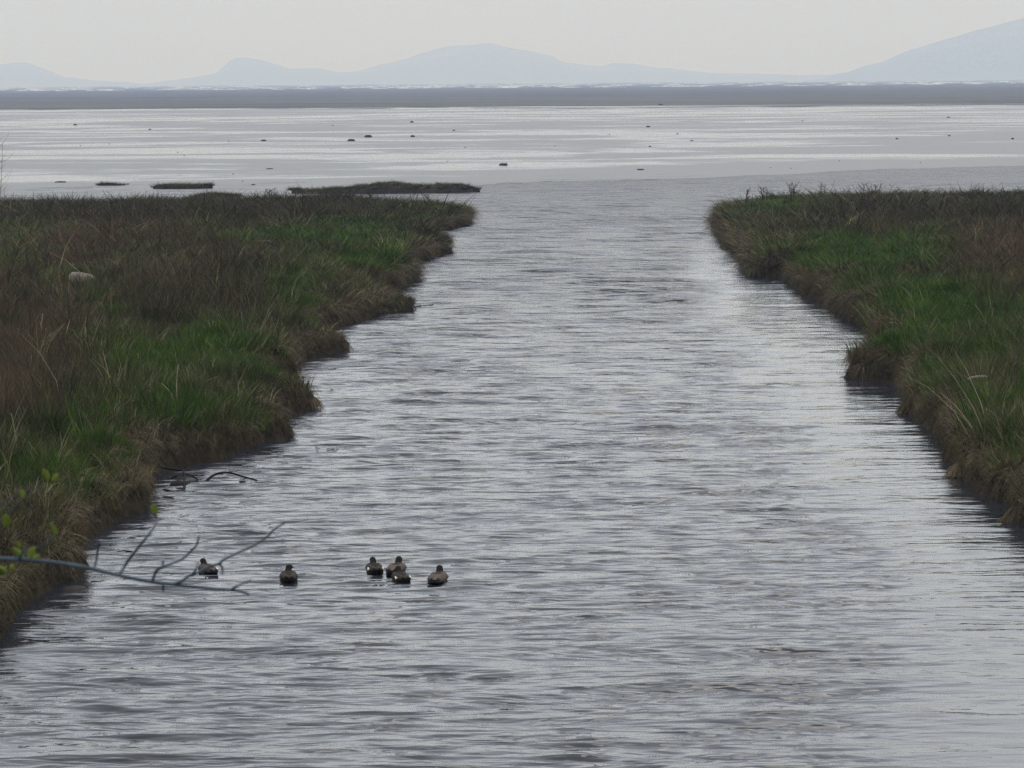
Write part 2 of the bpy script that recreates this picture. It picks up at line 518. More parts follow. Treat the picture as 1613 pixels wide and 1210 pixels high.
# ------------------------------------------------------------------ hills on the horizon
M_HILL = plain_mat("wooded_hill", (0.05, 0.07, 0.045), (0.10, 0.115, 0.08), 0.0008, 0.95)
RIDGE = [(-1500, 118), (-900, 112), (-400, 122), (-120, 112), (0, 101), (20, 99), (42, 98), (55, 103), (75, 110), (100, 120), (150, 126), (215, 131), (240, 131), (265, 128),
         (310, 121), (340, 115), (352, 104), (368, 92), (385, 90), (408, 92), (430, 100), (455, 108), (500, 108), (540, 114),
         (575, 110), (600, 102), (640, 92), (660, 84), (680, 79), (705, 72), (740, 70), (772, 68), (800, 74), (832, 80), (870, 87),
         (885, 97), (920, 101), (945, 105), (965, 99), (1000, 101), (1020, 105), (1060, 108), (1120, 114), (1190, 117),
         (1260, 118), (1400, 119), (1700, 112), (2300, 118), (3200, 122)]
RIDGE_R = [(1270, 134), (1290, 124), (1310, 118), (1335, 113), (1360, 104), (1390, 98), (1404, 92), (1420, 84), (1450, 74), (1490, 62),
           (1540, 48), (1580, 37), (1613, 28), (1660, 14), (1720, 2), (1800, -6), (1900, 0), (2100, 24), (2500, 80), (3000, 126)]
def hills(name, ridge, dist, depth, n, label, rough):
    px = np.linspace(ridge[0][0], ridge[-1][0], n)
    py = np.interp(px, [p[0] for p in ridge], [p[1] for p in ridge])
    H = []; XX = []
    for a, b_ in zip(px, py):
        q = PD(a, b_, dist)
        XX.append(q.x); H.append(max(q.z, 2.0))
    XX, H = np.array(XX), np.array(H)
    rows = 17
    V = np.zeros((rows, n, 3))
    for k in range(rows):
        f = k / (rows - 1) * 2 - 1
        prof = (math.cos(f * math.pi / 2)) ** 0.9
        yy = dist + f * depth
        nn = fbm(XX * 0.002, XX * 0 + yy * 0.002, 71, 4)
        edge = 1 if k == rows // 2 else (0.86 + 0.18 * nn)
        V[k, :, 0] = XX * (yy / dist)
        V[k, :, 1] = yy
        V[k, :, 2] = H * prof * edge + (rough * fbm(XX * 0.01, XX * 0, 72, 4) if k == rows // 2 else 0) - (12 if k in (0, rows - 1) else 0)
    o = mesh_obj(name, V, grid_faces(rows, n), M_HILL)
    return tag(o, kind="structure", label=label)
hills("hills", RIDGE, 20000, 2200, 700, "pale blue island hills on the horizon", 6)
hills("hills", RIDGE_R, 16500, 2000, 400, "pale blue mountain slope rising at the edge of the view", 4)

# ------------------------------------------------------------------ tufts (sources for the ground cover)
TUFTS = bpy.data.collections.new("tufts")     # sources only, never linked to the scene
def blades(n, rad, h, hv, lean, droop, w, seg=3, dirx=0.0, seed=0, fork=False):
    """n blades as thin ribbons; dirx leans all of them along +X"""
    r = np.random.default_rng(seed)
    V, F = [], []
    for i in range(n):
        a = r.uniform(0, 6.283); q = rad * math.sqrt(r.uniform())
        bx, by = q * math.cos(a), q * math.sin(a)
        H = h * (1 + hv * r.uniform(-1, 1))
        az = a + r.normal(0, 0.8)
        dx, dy = math.cos(az) * lean + dirx, math.sin(az) * lean
        th = r.uniform(0, 6.283)
        tx, ty = math.cos(th) * w / 2, math.sin(th) * w / 2
        b0 = len(V)
        dr = droop * r.uniform(0.4, 1.3)
        for k in range(seg + 1):
            f = k / seg
            x = bx + dx * H * (f ** 1.4)
            y = by + dy * H * (f ** 1.4)
            z = H * (f - dr * f * f) - 0.03
            ww = 1.0 - 0.8 * f
            V.append((x - tx * ww, y - ty * ww, z)); V.append((x + tx * ww, y + ty * ww, z))
        for k in range(seg):
            a0 = b0 + 2 * k
            F.append((a0, a0 + 1, a0 + 3, a0 + 2))
    return V, F

SRC = []
def source(name, mat, **kw):
    V, F = blades(**kw)
    o = mesh_obj(name, V, F, mat, link=False)
    TUFTS.objects.link(o)
    SRC.append(name)
# indices follow the alphabetical order GN uses
source("t00_green", M_GREEN, n=46, rad=0.16, h=0.22, hv=0.4, lean=0.45, droop=0.25, w=0.013, seed=1)
source("t01_green", M_GREEN, n=46, rad=0.18, h=0.30, hv=0.4, lean=0.35, droop=0.2, w=0.013, seed=2)
source("t02_olive", M_OLIVE, n=40, rad=0.17, h=0.28, hv=0.5, lean=0.6, droop=0.4, w=0.013, seed=3)
source("t03_olive", M_OLIVE, n=36, rad=0.16, h=0.36, hv=0.5, lean=0.4, droop=0.25, w=0.012, seed=4)
source("t04_dead", M_DEAD, n=44, rad=0.16, h=0.36, hv=0.4, lean=0.5, droop=0.75, w=0.012, seg=4, seed=5)
source("t05_hang", M_DEAD, n=54, rad=0.15, h=0.35, hv=0.5, lean=0.3, droop=1.35, w=0.011, seg=5, dirx=0.36, seed=6)
source("t06_hang", M_OLIVE, n=50, rad=0.15, h=0.29, hv=0.5, lean=0.4, droop=1.5, w=0.011, seg=5, dirx=0.30, seed=7)
source("t07_dark", M_DARK, n=26, rad=0.16, h=0.46, hv=0.5, lean=0.3, droop=0.05, w=0.011, seg=2, seed=8)
source("t08_dark", M_DARK, n=30, rad=0.18, h=0.34, hv=0.5, lean=0.55, droop=0.1, w=0.011, seg=2, seed=9)
source("t09_red", M_RED, n=34, rad=0.18, h=0.42, hv=0.5, lean=0.35, droop=0.1, w=0.011, seg=2, seed=10)
source("t10_red", M_RED, n=34, rad=0.18, h=0.32, hv=0.5, lean=0.6, droop=0.35, w=0.011, seg=3, seed=11)
source("t11_weed", M_WEED, n=36, rad=0.14, h=0.16, hv=0.5, lean=0.6, droop=0.3, w=0.012, seg=2, seed=12)
source("t12_straw", M_STRAW, n=7, rad=0.12, h=0.55, hv=0.5, lean=0.5, droop=0.25, w=0.007, seg=3, seed=13)

def instancer_group():
    g = bpy.data.node_groups.new("scatter_tufts", 'GeometryNodeTree')
    g.interface.new_socket(name="Geometry", in_out='INPUT', socket_type='NodeSocketGeometry')
    g.interface.new_socket(name="Geometry", in_out='OUTPUT', socket_type='NodeSocketGeometry')
    gi = g.nodes.new("NodeGroupInput"); go = g.nodes.new("NodeGroupOutput")
    ci = g.nodes.new("GeometryNodeCollectionInfo")
    ci.inputs["Collection"].default_value = TUFTS
    ci.inputs["Separate Children"].default_value = True
    ci.inputs["Reset Children"].default_value = True
    ip = g.nodes.new("GeometryNodeInstanceOnPoints")
    ip.inputs["Pick Instance"].default_value = True
    def at(nm, ty):
        n = g.nodes.new("GeometryNodeInputNamedAttribute"); n.data_type = ty
        n.inputs["Name"].default_value = nm
        return n.outputs["Attribute"]
    er = g.nodes.new("FunctionNodeEulerToRotation")
    g.links.new(at("rot", 'FLOAT_VECTOR'), er.inputs[0])
    g.links.new(er.outputs[0], ip.inputs["Rotation"])
    g.links.new(at("scl", 'FLOAT_VECTOR'), ip.inputs["Scale"])
    g.links.new(at("idx", 'INT'), ip.inputs["Instance Index"])
    g.links.new(gi.outputs[0], ip.inputs["Points"])
    g.links.new(ci.outputs[0], ip.inputs["Instance"])
    g.links.new(ip.outputs[0], go.inputs[0])
    return g
GN = instancer_group()

def scatter(name, pts, rot, scl, idx, label, cat, parent=None, loc=None):
    me = bpy.data.meshes.new(name)
    me.vertices.add(len(pts))
    me.vertices.foreach_set("co", np.asarray(pts, np.float32).ravel())
    for nm, ty, arr, key in (("rot", 'FLOAT_VECTOR', rot, "vector"), ("scl", 'FLOAT_VECTOR', scl, "vector"), ("idx", 'INT', idx, "value")):
        a = me.attributes.new(nm, ty, 'POINT')
        a.data.foreach_set(key, np.asarray(arr, np.int32 if ty == 'INT' else np.float32).ravel())
    o = bpy.data.objects.new(name, me)
    COL.objects.link(o)
    md = o.modifiers.new("scatter", 'NODES')
    md.node_group = GN
    if parent: o.parent = parent
    o["kind"] = "stuff"
    if label: o["label"] = label
    if cat: o["category"] = cat
    return o

# cover types read off the photograph, as soft spots on the ground: (x, y, rx, ry, strength)
SPOTS = {
 "green": [(540, 375, 70, 22, 1.2), (430, 378, 90, 16, .9), (590, 410, 60, 25, .9), (440, 480, 55, 35, 1.2), (470, 450, 60, 25, .6), (330, 560, 110, 35, 1.3), (400, 595, 70, 30, 1.3),
           (230, 575, 90, 35, .9), (300, 640, 90, 30, .9), (190, 690, 110, 40, .8), (100, 730, 110, 40, .8), (60, 360, 60, 20, .5), (60, 440, 90, 20, .5),
           (210, 465, 40, 12, .8), (160, 490, 90, 30, .5), (20, 790, 60, 40, .5), (220, 660, 60, 25, .6), (640, 430, 30, 20, .4), (620, 345, 60, 14, .5), (330, 325, 120, 8, .5), (650, 325, 60, 8, .7),
           (1240, 330, 60, 12, .9), (1330, 400, 70, 25, 1.3), (1420, 415, 90, 20, 1.2), (1380, 440, 60, 25, .9), (1480, 500, 90, 50, 1.6), (1430, 540, 50, 35, 1.3),
           (1540, 560, 90, 45, 1.0), (1490, 590, 80, 25, .8), (1600, 640, 60, 35, 1.2), (1540, 640, 40, 30, 1.0), (1600, 690, 50, 30, 1.0), (1550, 450, 40, 12, .8), (1590, 305, 90, 8, 1.3),
           (1450, 305, 80, 6, .6), (1600, 370, 40, 15, .6), (1480, 385, 60, 14, .7), (1560, 500, 60, 25, .8)],
 "dark": [(200, 335, 260, 26, 1.6), (480, 330, 180, 20, 1.3), (60, 500, 90, 50, .5), (270, 500, 60, 35, .9), (240, 520, 50, 22, 1.0), (330, 440, 70, 40, .5), (370, 500, 60, 35, .8),
          (280, 400, 70, 30, .6), (640, 350, 60, 20, .6), (1420, 345, 150, 20, 1.4), (1560, 340, 120, 24, 1.4), (1290, 350, 60, 20, .9), (1500, 420, 50, 30, .7),
          (1590, 530, 50, 30, .7), (1560, 470, 60, 20, .5), (1390, 370, 90, 14, .7), (130, 620, 70, 40, .5), (60, 700, 80, 60, .4)],
 "red": [(130, 390, 60, 40, 1.0), (70, 520, 70, 60, .9), (30, 610, 70, 50, 1.2), (290, 465, 60, 35, .6), (250, 370, 120, 20, .5), (480, 520, 50, 25, .5), (350, 405, 90, 20, .5),
         (1600, 400, 60, 30, 1.1), (1530, 390, 40, 20, .6), (1480, 355, 90, 12, .5), (1590, 450, 50, 25, .9), (1560, 600, 40, 30, .4), (20, 460, 50, 30, .6)],
 "dead": [(150, 540, 70, 30, .4), (330, 610, 60, 14, .4), (250, 560, 60, 20, .3), (1440, 470, 60, 20, .4), (1420, 320, 200, 20, .2), (120, 770, 90, 40, .6), (400, 640, 60, 25, .6), (1570, 440, 40, 15, .5)],
}

def cover(name, poly, bbox, count, seed, label):
    r = np.random.default_rng(seed)
    x0, x1, y0, y1 = bbox
    # denser near, thinner far, where each tuft is smaller in the picture
    yy = y0 * (y1 / y0) ** r.uniform(0, 1, count)
    xx = r.uniform(x0, x1, count)
    px, py = to_px(xx, yy, np.full(count, 0.6))
    keep = (px > -140) & (px < PW + 140)
    xx, yy, px, py = xx[keep], yy[keep], px[keep], py[keep]
    s, dx, dy = sdf(xx, yy, poly)
    keep = s > 0.03
    xx, yy, px, py, s, dx, dy = [a[keep] for a in (xx, yy, px, py, s, dx, dy)]
    n = len(xx)
    z = marsh_h(xx, yy, s)
    ok = z > 0.02
    W = {}
    for k, spots in SPOTS.items():
        v = np.zeros(n)
        for (cx, cy, rx, ry, st) in spots:
            v = np.maximum(v, st * np.exp(-(((px - cx) / rx) ** 2 + ((py - cy) / ry) ** 2) * 0.8))
        W[k] = v
    nn = lambda sd, f=0.5: fbm(xx * f, yy * f * 0.6, sd, 4)
    W["green"] = W["green"] * 1.6 + 0.26 + 0.45 * nn(101) + 0.75 * fbm(xx * 1.6, yy * 0.8, 121, 3)
    W["dark"] = W["dark"] * 1.0 + 0.16 + 0.5 * nn(102) + 0.6 * fbm(xx * 1.4, yy * 0.7, 122, 3)
    W["red"] = W["red"] * 0.95 + 0.12 + 0.5 * nn(103) + 0.5 * fbm(xx * 1.5, yy * 0.8, 123, 3)
    W["dead"] = W["dead"] + 0.12 + 0.4 * nn(104) + 0.6 * fbm(xx * 1.7, yy * 0.9, 124, 3)
    W["olive"] = 0.62 + 0.6 * nn(105)
    edge_w = 1.25 + 0.7 * nn(106, 0.7)
    edge = np.clip(1 - (s - 0.12) / np.maximum(edge_w, 0.3), 0, 1)
    W["dead"] = W["dead"] + 1.5 * edge
    W["olive"] = W["olive"] + 0.45 * edge
    keys = ["green", "dark", "red", "dead", "olive"]
    A = np.stack([np.clip(W[k], 0.01, None) ** 2.6 for k in keys], 1)
    A /= A.sum(1, keepdims=True)
    u = r.uniform(0, 1, n)
    ch = (u[:, None] > np.cumsum(A, 1)).sum(1).clip(0, 4)
    var = r.integers(0, 2, n)
    idx = np.choose(ch, [0 + var, 7 + var, 9 + var, np.full(n, 4), 2 + var])
    low = s < 0.13 + 0.12 * np.clip((yy - 60) / 60, 0, 1)
    hang = (~low) & (s < 0.48 + 0.25 * nn(107, 1.0)) & (r.uniform(0, 1, n) < 0.78)
    idx = np.where(hang, 5 + var, idx)
    straw = (~hang) & (r.uniform(0, 1, n) < 0.010 * np.clip(1.6 - yy / 70, .15, 1))
    idx = np.where(straw, 12, idx)
    rz = r.uniform(0, 6.283, n)
    sgn = np.where(s > 0, 1, -1)
    rz = np.where(hang, np.arctan2(dy * sgn, dx * sgn) + r.normal(0, 0.75, n), rz)
    sc = r.uniform(0.6, 1.3, n) * (1 + 0.55 * nn(108, 1.6))
    sc = np.where(hang, sc * np.interp(s, [0.10, 0.4], [0.6, 0.95]), sc)
    sc = np.where(low, 0.42 * r.uniform(0.7, 1.2, n), sc)
    idx = np.where(low, r.choice([4, 11, 2, 10], n), idx)
    sc = sc * np.interp(yy, [40, 90], [0.82, 1.0])
    big = (~low) & (~hang) & (r.uniform(0, 1, n) < 0.02)
    sc = np.where(big, sc * 1.7, sc)
    far = np.clip((yy - 60) / 80, 0, 1)
    widen = 1 + 1.1 * far
    hgt = sc * (1 - 0.42 * far)
    rim = (yy > 135)
    scl = np.stack([sc * widen, sc * widen, hgt], 1)
    rot = np.stack([r.normal(0, 0.12, n), r.normal(0, 0.12, n), rz], 1)
    pts = np.stack([xx, yy, z - 0.02], 1)
    g = ok
    return scatter(name, pts[g], rot[g], scl[g], idx[g], label, "grass")

def fringe(name, poly, y0, y1, per_m, seed, label):
    """dead grass hanging over and growing out of the steep bank face"""
    r = np.random.default_rng(seed)
    P0 = poly; P1 = np.roll(poly, -1, 0)
    L = np.hypot(*(P1 - P0).T)
    X, Y = [], []
    for a, b_, l in zip(P0, P1, L):
        if max(a[1], b_[1]) < y0 or min(a[1], b_[1]) > y1 or abs(a[0]) > 21 and abs(b_[0]) > 21: continue
        k = int(l * per_m)
        t = r.uniform(0, 1, k)
        X.append(a[0] + (b_[0] - a[0]) * t); Y.append(a[1] + (b_[1] - a[1]) * t)
    X, Y = np.concatenate(X), np.concatenate(Y)
    X = X + r.normal(0, 0.16, len(X)); Y = Y + r.normal(0, 0.22, len(Y))
    s, dx, dy = sdf(X, Y, poly)
    z = marsh_h(X, Y, s)
    px, py = to_px(X, Y, z)
    clump0 = fbm(X * 1.8, Y * 1.1, 133, 3)
    g = (clump0 + r.uniform(-0.5, 0.5, len(X)) > -0.35) & (z > 0.05) & (s < 0.45) & (Y > y0) & (Y < y1) & (px > -60) & (px < PW + 60)
    X, Y, s, dx, dy, z = [q[g] for q in (X, Y, s, dx, dy, z)]
    n = len(X)
    sgn = np.where(s > 0, 1, -1)
    rz = np.arctan2(dy * sgn, dx * sgn) + r.normal(0, 0.85, n)
    clump = fbm(X * 1.4, Y * 0.9, 131, 3)
    sc = np.interp(z, [0.05, 0.25, 0.5], [0.28, 0.55, 0.85]) * r.uniform(0.55, 1.1, n) * (1 + 0.8 * clump)
    far = np.clip((Y - 60) / 80, 0, 1)
    u = r.uniform(0, 1, n) + 0.3 * clump
    idx = np.where(u < 0.5, 5, np.where(u < 0.74, 6, np.where(u < 0.84, 10, np.where(u < 0.93, 8, 4))))
    scl = np.stack([sc * (1 + 0.5 * far), sc * (1 + 0.5 * far), sc], 1)
    rot = np.stack([r.normal(0, 0.15, n), r.normal(0, 0.15, n), rz], 1)
    return scatter(name, np.stack([X, Y, z - 0.02], 1), rot, scl, idx, label, "grass")
fringe("hanging_grass", LP, 33, 149, 75, 11, "dead brown grass hanging over the edge of the left bank")
fringe("hanging_grass", RP, 33, 149, 75, 12, "dead brown grass hanging over the edge of the right bank")
cover("marsh_grass", LP, (-22, 2.0, 30, 152), 190000, 1, "mixed green, brown and dead marsh grass covering the left bank")
cover("marsh_grass", RP, (4.0, 22, 30, 153), 190000, 2, "mixed green, brown and dead marsh grass covering the right bank")

# ------------------------------------------------------------------ tubes and blobs
def tube(V, F, pts, radii, n=6):
    pts = [Vector(p) for p in pts]
    b0 = len(V)
    for i, p in enumerate(pts):
        t = (pts[min(i + 1, len(pts) - 1)] - pts[max(i - 1, 0)]).normalized()
        up = Vector((0, 0, 1)) if abs(t.z) < 0.9 else Vector((1, 0, 0))
        a = t.cross(up).normalized(); b_ = t.cross(a)
        for k in range(n):
            q = k * 2 * math.pi / n
            V.append(tuple(p + (a * math.cos(q) + b_ * math.sin(q)) * radii[i]))
    for i in range(len(pts) - 1):
        for k in range(n):
            F.append((b0 + i * n + k, b0 + i * n + (k + 1) % n, b0 + (i + 1) * n + (k + 1) % n, b0 + (i + 1) * n + k))
    for end in (0, len(pts) - 1):
        V.append(tuple(pts[end])); c = len(V) - 1
        for k in range(n):
            f = (b0 + end * n + k, b0 + end * n + (k + 1) % n, c)
            F.append(f if end else f[::-1])

def smooth_path(pts, m=4):
    """Catmull-Rom through the points"""
    pts = [Vector(p) for p in pts]
    if len(pts) < 3: return pts
    o = []
    q = [pts[0]] + pts + [pts[-1]]
    for i in range(1, len(q) - 2):
        for k in range(m):
            t = k / m
            o.append(0.5 * ((2 * q[i]) + (q[i + 1] - q[i - 1]) * t + (2 * q[i - 1] - 5 * q[i] + 4 * q[i + 1] - q[i + 2]) * t * t +
                            (3 * q[i] - q[i - 1] - 3 * q[i + 1] + q[i + 2]) * t ** 3))
    o.append(pts[-1])
    return o

def tube_obj(name, pts, r0, r1, mat, parent=None, n=6, m=4, origin=None):
    sp = smooth_path(pts, m)
    if origin is None: origin = sp[0] if parent is None else None
    o0 = Vector(origin) if origin is not None else Vector((0, 0, 0))
    V, F = [], []
    k = len(sp)
    tube(V, F, [p - o0 for p in sp], [r0 + (r1 - r0) * i / (k - 1) for i in range(k)], n)
    o = mesh_obj(name, V, F, mat, parent)
    if parent is None: o.location = o0
    return o

def blob_verts(L, Dp, H, seed, n=20, rows=7, pw=0.6, skew=0.0):
    """irregular low mound L wide (x), Dp deep (y), H high"""
    V, F = [], []
    for j in range(rows + 1):
        f = j / rows
        rr = math.cos(f * math.pi / 2) ** pw
        for k in range(n):
            a = k * 2 * math.pi / n
            w_ = 1 + 0.25 * mnoise.noise(Vector((math.cos(a) * 1.3 + seed * 3.1, math.sin(a) * 1.3, f * 1.2)))
            z = H * math.sin(f * math.pi / 2) * (1 + 0.3 * mnoise.noise(Vector((math.cos(a) * rr * 2 + seed, math.sin(a) * rr * 2, 5.5)))) - 0.05 * (1 - f)
            V.append((math.cos(a) * L / 2 * rr * w_ + skew * f * L, math.sin(a) * Dp / 2 * rr * w_, z))
    for j in range(rows):
        for k in range(n):
            F.append((j * n + k, j * n + (k + 1) % n, (j + 1) * n + (k + 1) % n, (j + 1) * n + k))
    return V, F

# ------------------------------------------------------------------ islets of saltmarsh off the mouth
def islet(px0, px1, pyw, prof, depth, label, seed, tufts=500, cz=0.0):
    c = P((px0 + px1) / 2, pyw, 0.03)
    wd = (P(px1, pyw, 0.03) - P(px0, pyw, 0.03)).length
    root = empty("marsh_islet", c)
    tag(root, label, "islet", "grassy islets off the channel mouth")
    nx, ny = 70, 16
    fx = np.linspace(-1, 1, nx); fy = np.linspace(-1, 1, ny)
    FX, FY = np.meshgrid(fx, fy)
    mpp = c.y / FPX      # metres per pixel there
    hprof = np.interp((FX + 1) / 2, [p[0] for p in prof], [p[1] * mpp for p in prof])
    out = np.sqrt(np.clip(1 - np.abs(FX) ** 3.5, 0.02, 1))
    Y = FY * depth / 2 * out + 0.1 * fbm(FX * 4, FY + seed, seed, 3)
    X = FX * wd / 2 + 0.05 * FY
    prof_y = np.clip((1 - np.abs(FY) ** 6), 0, 1) ** 0.5
    Z = hprof * prof_y * (0.82 + 0.16 * fbm(X * 1.2, Y, seed + 4, 3)) - 0.08 * (1 - prof_y)
    mesh_obj("turf", np.stack([X, Y, Z], -1), grid_faces(ny, nx), M_LUMP, root)
    r = np.random.default_rng(seed)
    ii = r.uniform(0, nx - 1.01, tufts); jj = r.uniform(0.2, ny - 1.2, tufts)
    i0, j0 = ii.astype(int), jj.astype(int)
    pts = np.stack([X[j0, i0], Y[j0, i0], Z[j0, i0]], 1) + r.uniform(-.06, .06, (tufts, 3)) * [1, 1, 0]
    idx = r.choice([11, 11, 2, 11, 10, 0, 3], tufts)
    s = r.uniform(0.45, 0.8, tufts)
    scatter("grass", pts, np.stack([np.zeros(tufts), np.zeros(tufts), r.uniform(0, 6.28, tufts)], 1),
            np.stack([s * 1.5, s * 1.5, s * 0.7], 1), idx, None, None, parent=root)
    return root
islet(467, 749, 303, [(0, 7), (.02, 8), (.03, 3), (.1, 3.5), (.25, 7), (.4, 12), (.47, 15), (.5, 14), (.53, 18), (.57, 14), (.7, 12), (.9, 12), (.95, 8), (1, 2)], 3.2,
      "longest grassy islet lying in the water off the channel mouth", 5, 900)
islet(245, 331, 296.5, [(0, 2), (.1, 4), (.25, 6), (.6, 5), (.85, 4), (.97, 6), (1, 3)], 1.6, "low ragged grassy islet on the mud, left of the longest islet", 6, 220)
islet(296, 374, 315, [(0, 1), (.2, 7), (.4, 10), (.8, 9), (1, 5)], 2.0, "rounded olive islet partly hidden behind the left bank", 7, 260)
islet(156, 195, 291.5, [(0, 1), (.3, 2), (.7, 2), (1, 1)], 0.9, "flat dark sliver of turf on the mud, left of the ragged islet", 8, 40)

LUMPS = [  # px, py of the foot, width, height in photo pixels, label
 (119, 197.5, 8, 3, "small dark mud clump farthest to the left on the flat"),
 (236, 204.5, 6, 2.5, "tiny mud clump second from the left near the far pools"),
 (415, 222.5, 10, 3.5, "dark mud clump standing alone between the far left clumps and the square block"),
 (360, 223, 4, 1.5, None), (524, 198, 4, 1.5, None),
 (649, 193, 7, 3, "small far mud clump straight beyond the block with flat top"),
 (580, 216.5, 15, 5.5, "biggest square-topped mud block far out on the flat"),
 (553, 222.5, 14, 4.5, "low wide mud clump just left of and nearer than the square-topped block"),
 (650, 216, 9, 4, "mud clump to the right of the square-topped block"),
 (715, 206, 6, 2.5, "small flat clump far out, right of the block group"),
 (793, 260.5, 17, 5, "dark weedy mud clump nearest the channel mouth, beyond the long islet's right end"),
 (425, 266.5, 16, 2, "thin flat mud streak on the flat above the gap between two islets"),
 (399, 291.5, 10, 2.5, "small thin mud clump between the ragged islet and the longest islet"),
 (382, 286, 4, 1.5, None), (95, 287.5, 24, 3, "thin dark turf sliver nearest the left edge of the flat"),
 (733, 232.5, 4, 1.5, None), (705, 254.5, 4, 1.5, None), (290, 245, 4, 1.5, None), (127, 230, 3, 1.5, None), (172, 227, 2.5, 1.5, None),
 (1021, 200.5, 8, 3.5, "dark clump beyond the channel mouth, highest of the middle ones"),
 (1067, 211.5, 5, 2, "tiny clump between two others right of the channel's middle"),
 (1090, 222.5, 6, 2.5, "small mud clump low and right of the tiny middle clump"),
 (1024, 231.5, 6, 2.5, "small clump straight below the highest middle clump"),
 (1009, 268, 14, 3, "flat wide dark clump beside the choppy water of the mouth"),
 (1040, 165.5, 9, 2.5, "faint lump on the far edge of the mud near the dark sand bar"),
 (1264, 191, 4, 1.5, None), (1413, 219.5, 6, 3, "small clump above the right bank, nearest of the far right three"),
 (1494, 185.5, 9, 2, "flat thin clump farthest out on the right"),
 (1495, 214.5, 6, 2.5, "small clump above the right bank, middle of the far right three"),
 (1595, 219.5, 6, 3.5, "dark clump closest to the right edge of the photo"),
 (1214, 264.5, 4, 1.5, None), (1246, 265.5, 4, 1.5, None), (1322, 254, 4, 1.5, None), (1450, 257, 3, 1.5, None), (874, 231, 4, 1.5, None),
 (960, 212, 3, 1.5, None), (522, 235, 3, 1.2, None), (280, 240, 3, 1.2, None), (367, 274.5, 4, 1.5, None),
]
for i, (px, py, wpx, hpx, lab) in enumerate(LUMPS):
    c = P(px, py, 0.006)
    mpp = c.y / FPX
    V, F = blob_verts(wpx * mpp * 0.9, max(wpx * mpp * 0.6, 0.5), hpx * mpp * 0.75, i * 1.7, 14, 5, 0.45 if wpx > 12 else 0.7)
    o = mesh_obj("mud_clump", V, F, M_LUMP)
    o.location = c
    tag(o, lab or "tiny dark speck of mud far out on the wet flat", "mud clump", "mud clumps scattered over the tidal flat" if lab else "tiny specks on the tidal flat")

# ------------------------------------------------------------------ tussocks hanging over the bank
def tussock(px, py, wpx, label, seed, green=0.0):
    """py is its waterline; wpx its width"""
    c = P(px, py, 0.0)
    mpp = c.y / FPX
    Wd = wpx * mpp
    root = empty("grass_tussock", c)
    tag(root, label, "tussock", "grass tussocks hanging over the bank edges")
    H = min(max(Wd * 0.62, 0.22), 0.42)
    V, F = blob_verts(Wd * 0.8, Wd * 0.9, H * 0.8, seed, 18, 7, 0.7)
    mesh_obj("root_ball", V, F, M_SOIL, root)
    r = np.random.default_rng(seed + 50)
    V, F = [], []
    nb = 900
    for i in range(nb):
        a = r.uniform(0, 6.283); q = math.sqrt(r.uniform()) 
        hx, hy = math.cos(a) * q * Wd * 0.36, math.sin(a) * q * Wd * 0.40
        z0 = H * 0.8 * math.sqrt(max(0, 1 - (q * 0.8) ** 2)) - 0.02
        L = r.uniform(0.16, 0.36) * (0.6 + 0.5 * q)
        az = a + r.normal(0, 0.45)
        th = r.uniform(0, 6.28); w2 = 0.0045
        tx, ty = math.cos(th) * w2, math.sin(th) * w2
        b0 = len(V)
        reach = L * (0.35 + 0.3 * q)
        for k in range(5):
            f = k / 4
            x = hx + math.cos(az) * reach * f; y = hy + math.sin(az) * reach * f
            z = max(z0 + L * (0.55 * f - (0.75 + 0.9 * q) * f * f), 0.01)
            ww = 1 - 0.8 * f
            V.append((x - tx * ww, y - ty * ww, z)); V.append((x + tx * ww, y + ty * ww, z))
        for k in range(4):
            F.append((b0 + 2 * k, b0 + 2 * k + 1, b0 + 2 * k + 3, b0 + 2 * k + 2))
    g = mesh_obj("hanging_grass", V, F, M_OLIVE if green > 0.5 else M_DEAD, root)
    g["kind"] = "stuff"
tussock(478, 644, 50, "brown tussock jutting out furthest on the near left bank", 1)
tussock(436, 686, 44, "dark brown tussock just below the furthest jutting one on the left bank", 2)
tussock(527, 552, 46, "olive tussock rounding the second point of the left bank", 3, 1)
tussock(627, 488, 52, "wide brown tussock on the pointed spit midway along the left bank", 4)
tussock(690, 398, 44, "brown tussock on the left bank just before its far tip", 5)
tussock(725, 352, 36, "low tussock at the far tip of the left bank", 6)
tussock(1372, 596, 66, "dark tussock on the spit that juts from the right bank", 7)
tussock(1196, 436, 42, "rounded dark tussock at the inner corner of the right bank", 8, 1)
tussock(1150, 392, 30, "small brown tussock halfway round the far tip of the right bank", 9)
tussock(1141, 352, 34, "brown tussock at the far tip of the right bank", 10)
tussock(1604, 822, 34, "small clump standing in the water at the right edge of the photo", 11)
tussock(1440, 650, 44, "shaggy tussock under the near green slope of the right bank", 12)
tussock(1520, 750, 48, "large shaggy tussock lowest along the right bank", 13)

# ------------------------------------------------------------------ stalks and weeds that stand out
def ground_at(px, py):
    side = LP if px < 900 else RP
    z = 0.6
    for _ in range(3):
        p = P(px, py, z)
        s, _, _ = sdf(np.array([p.x]), np.array([p.y]), side)
        z = float(marsh_h(np.array([p.x]), np.array([p.y]), s)[0])
    return P(px, py, z)

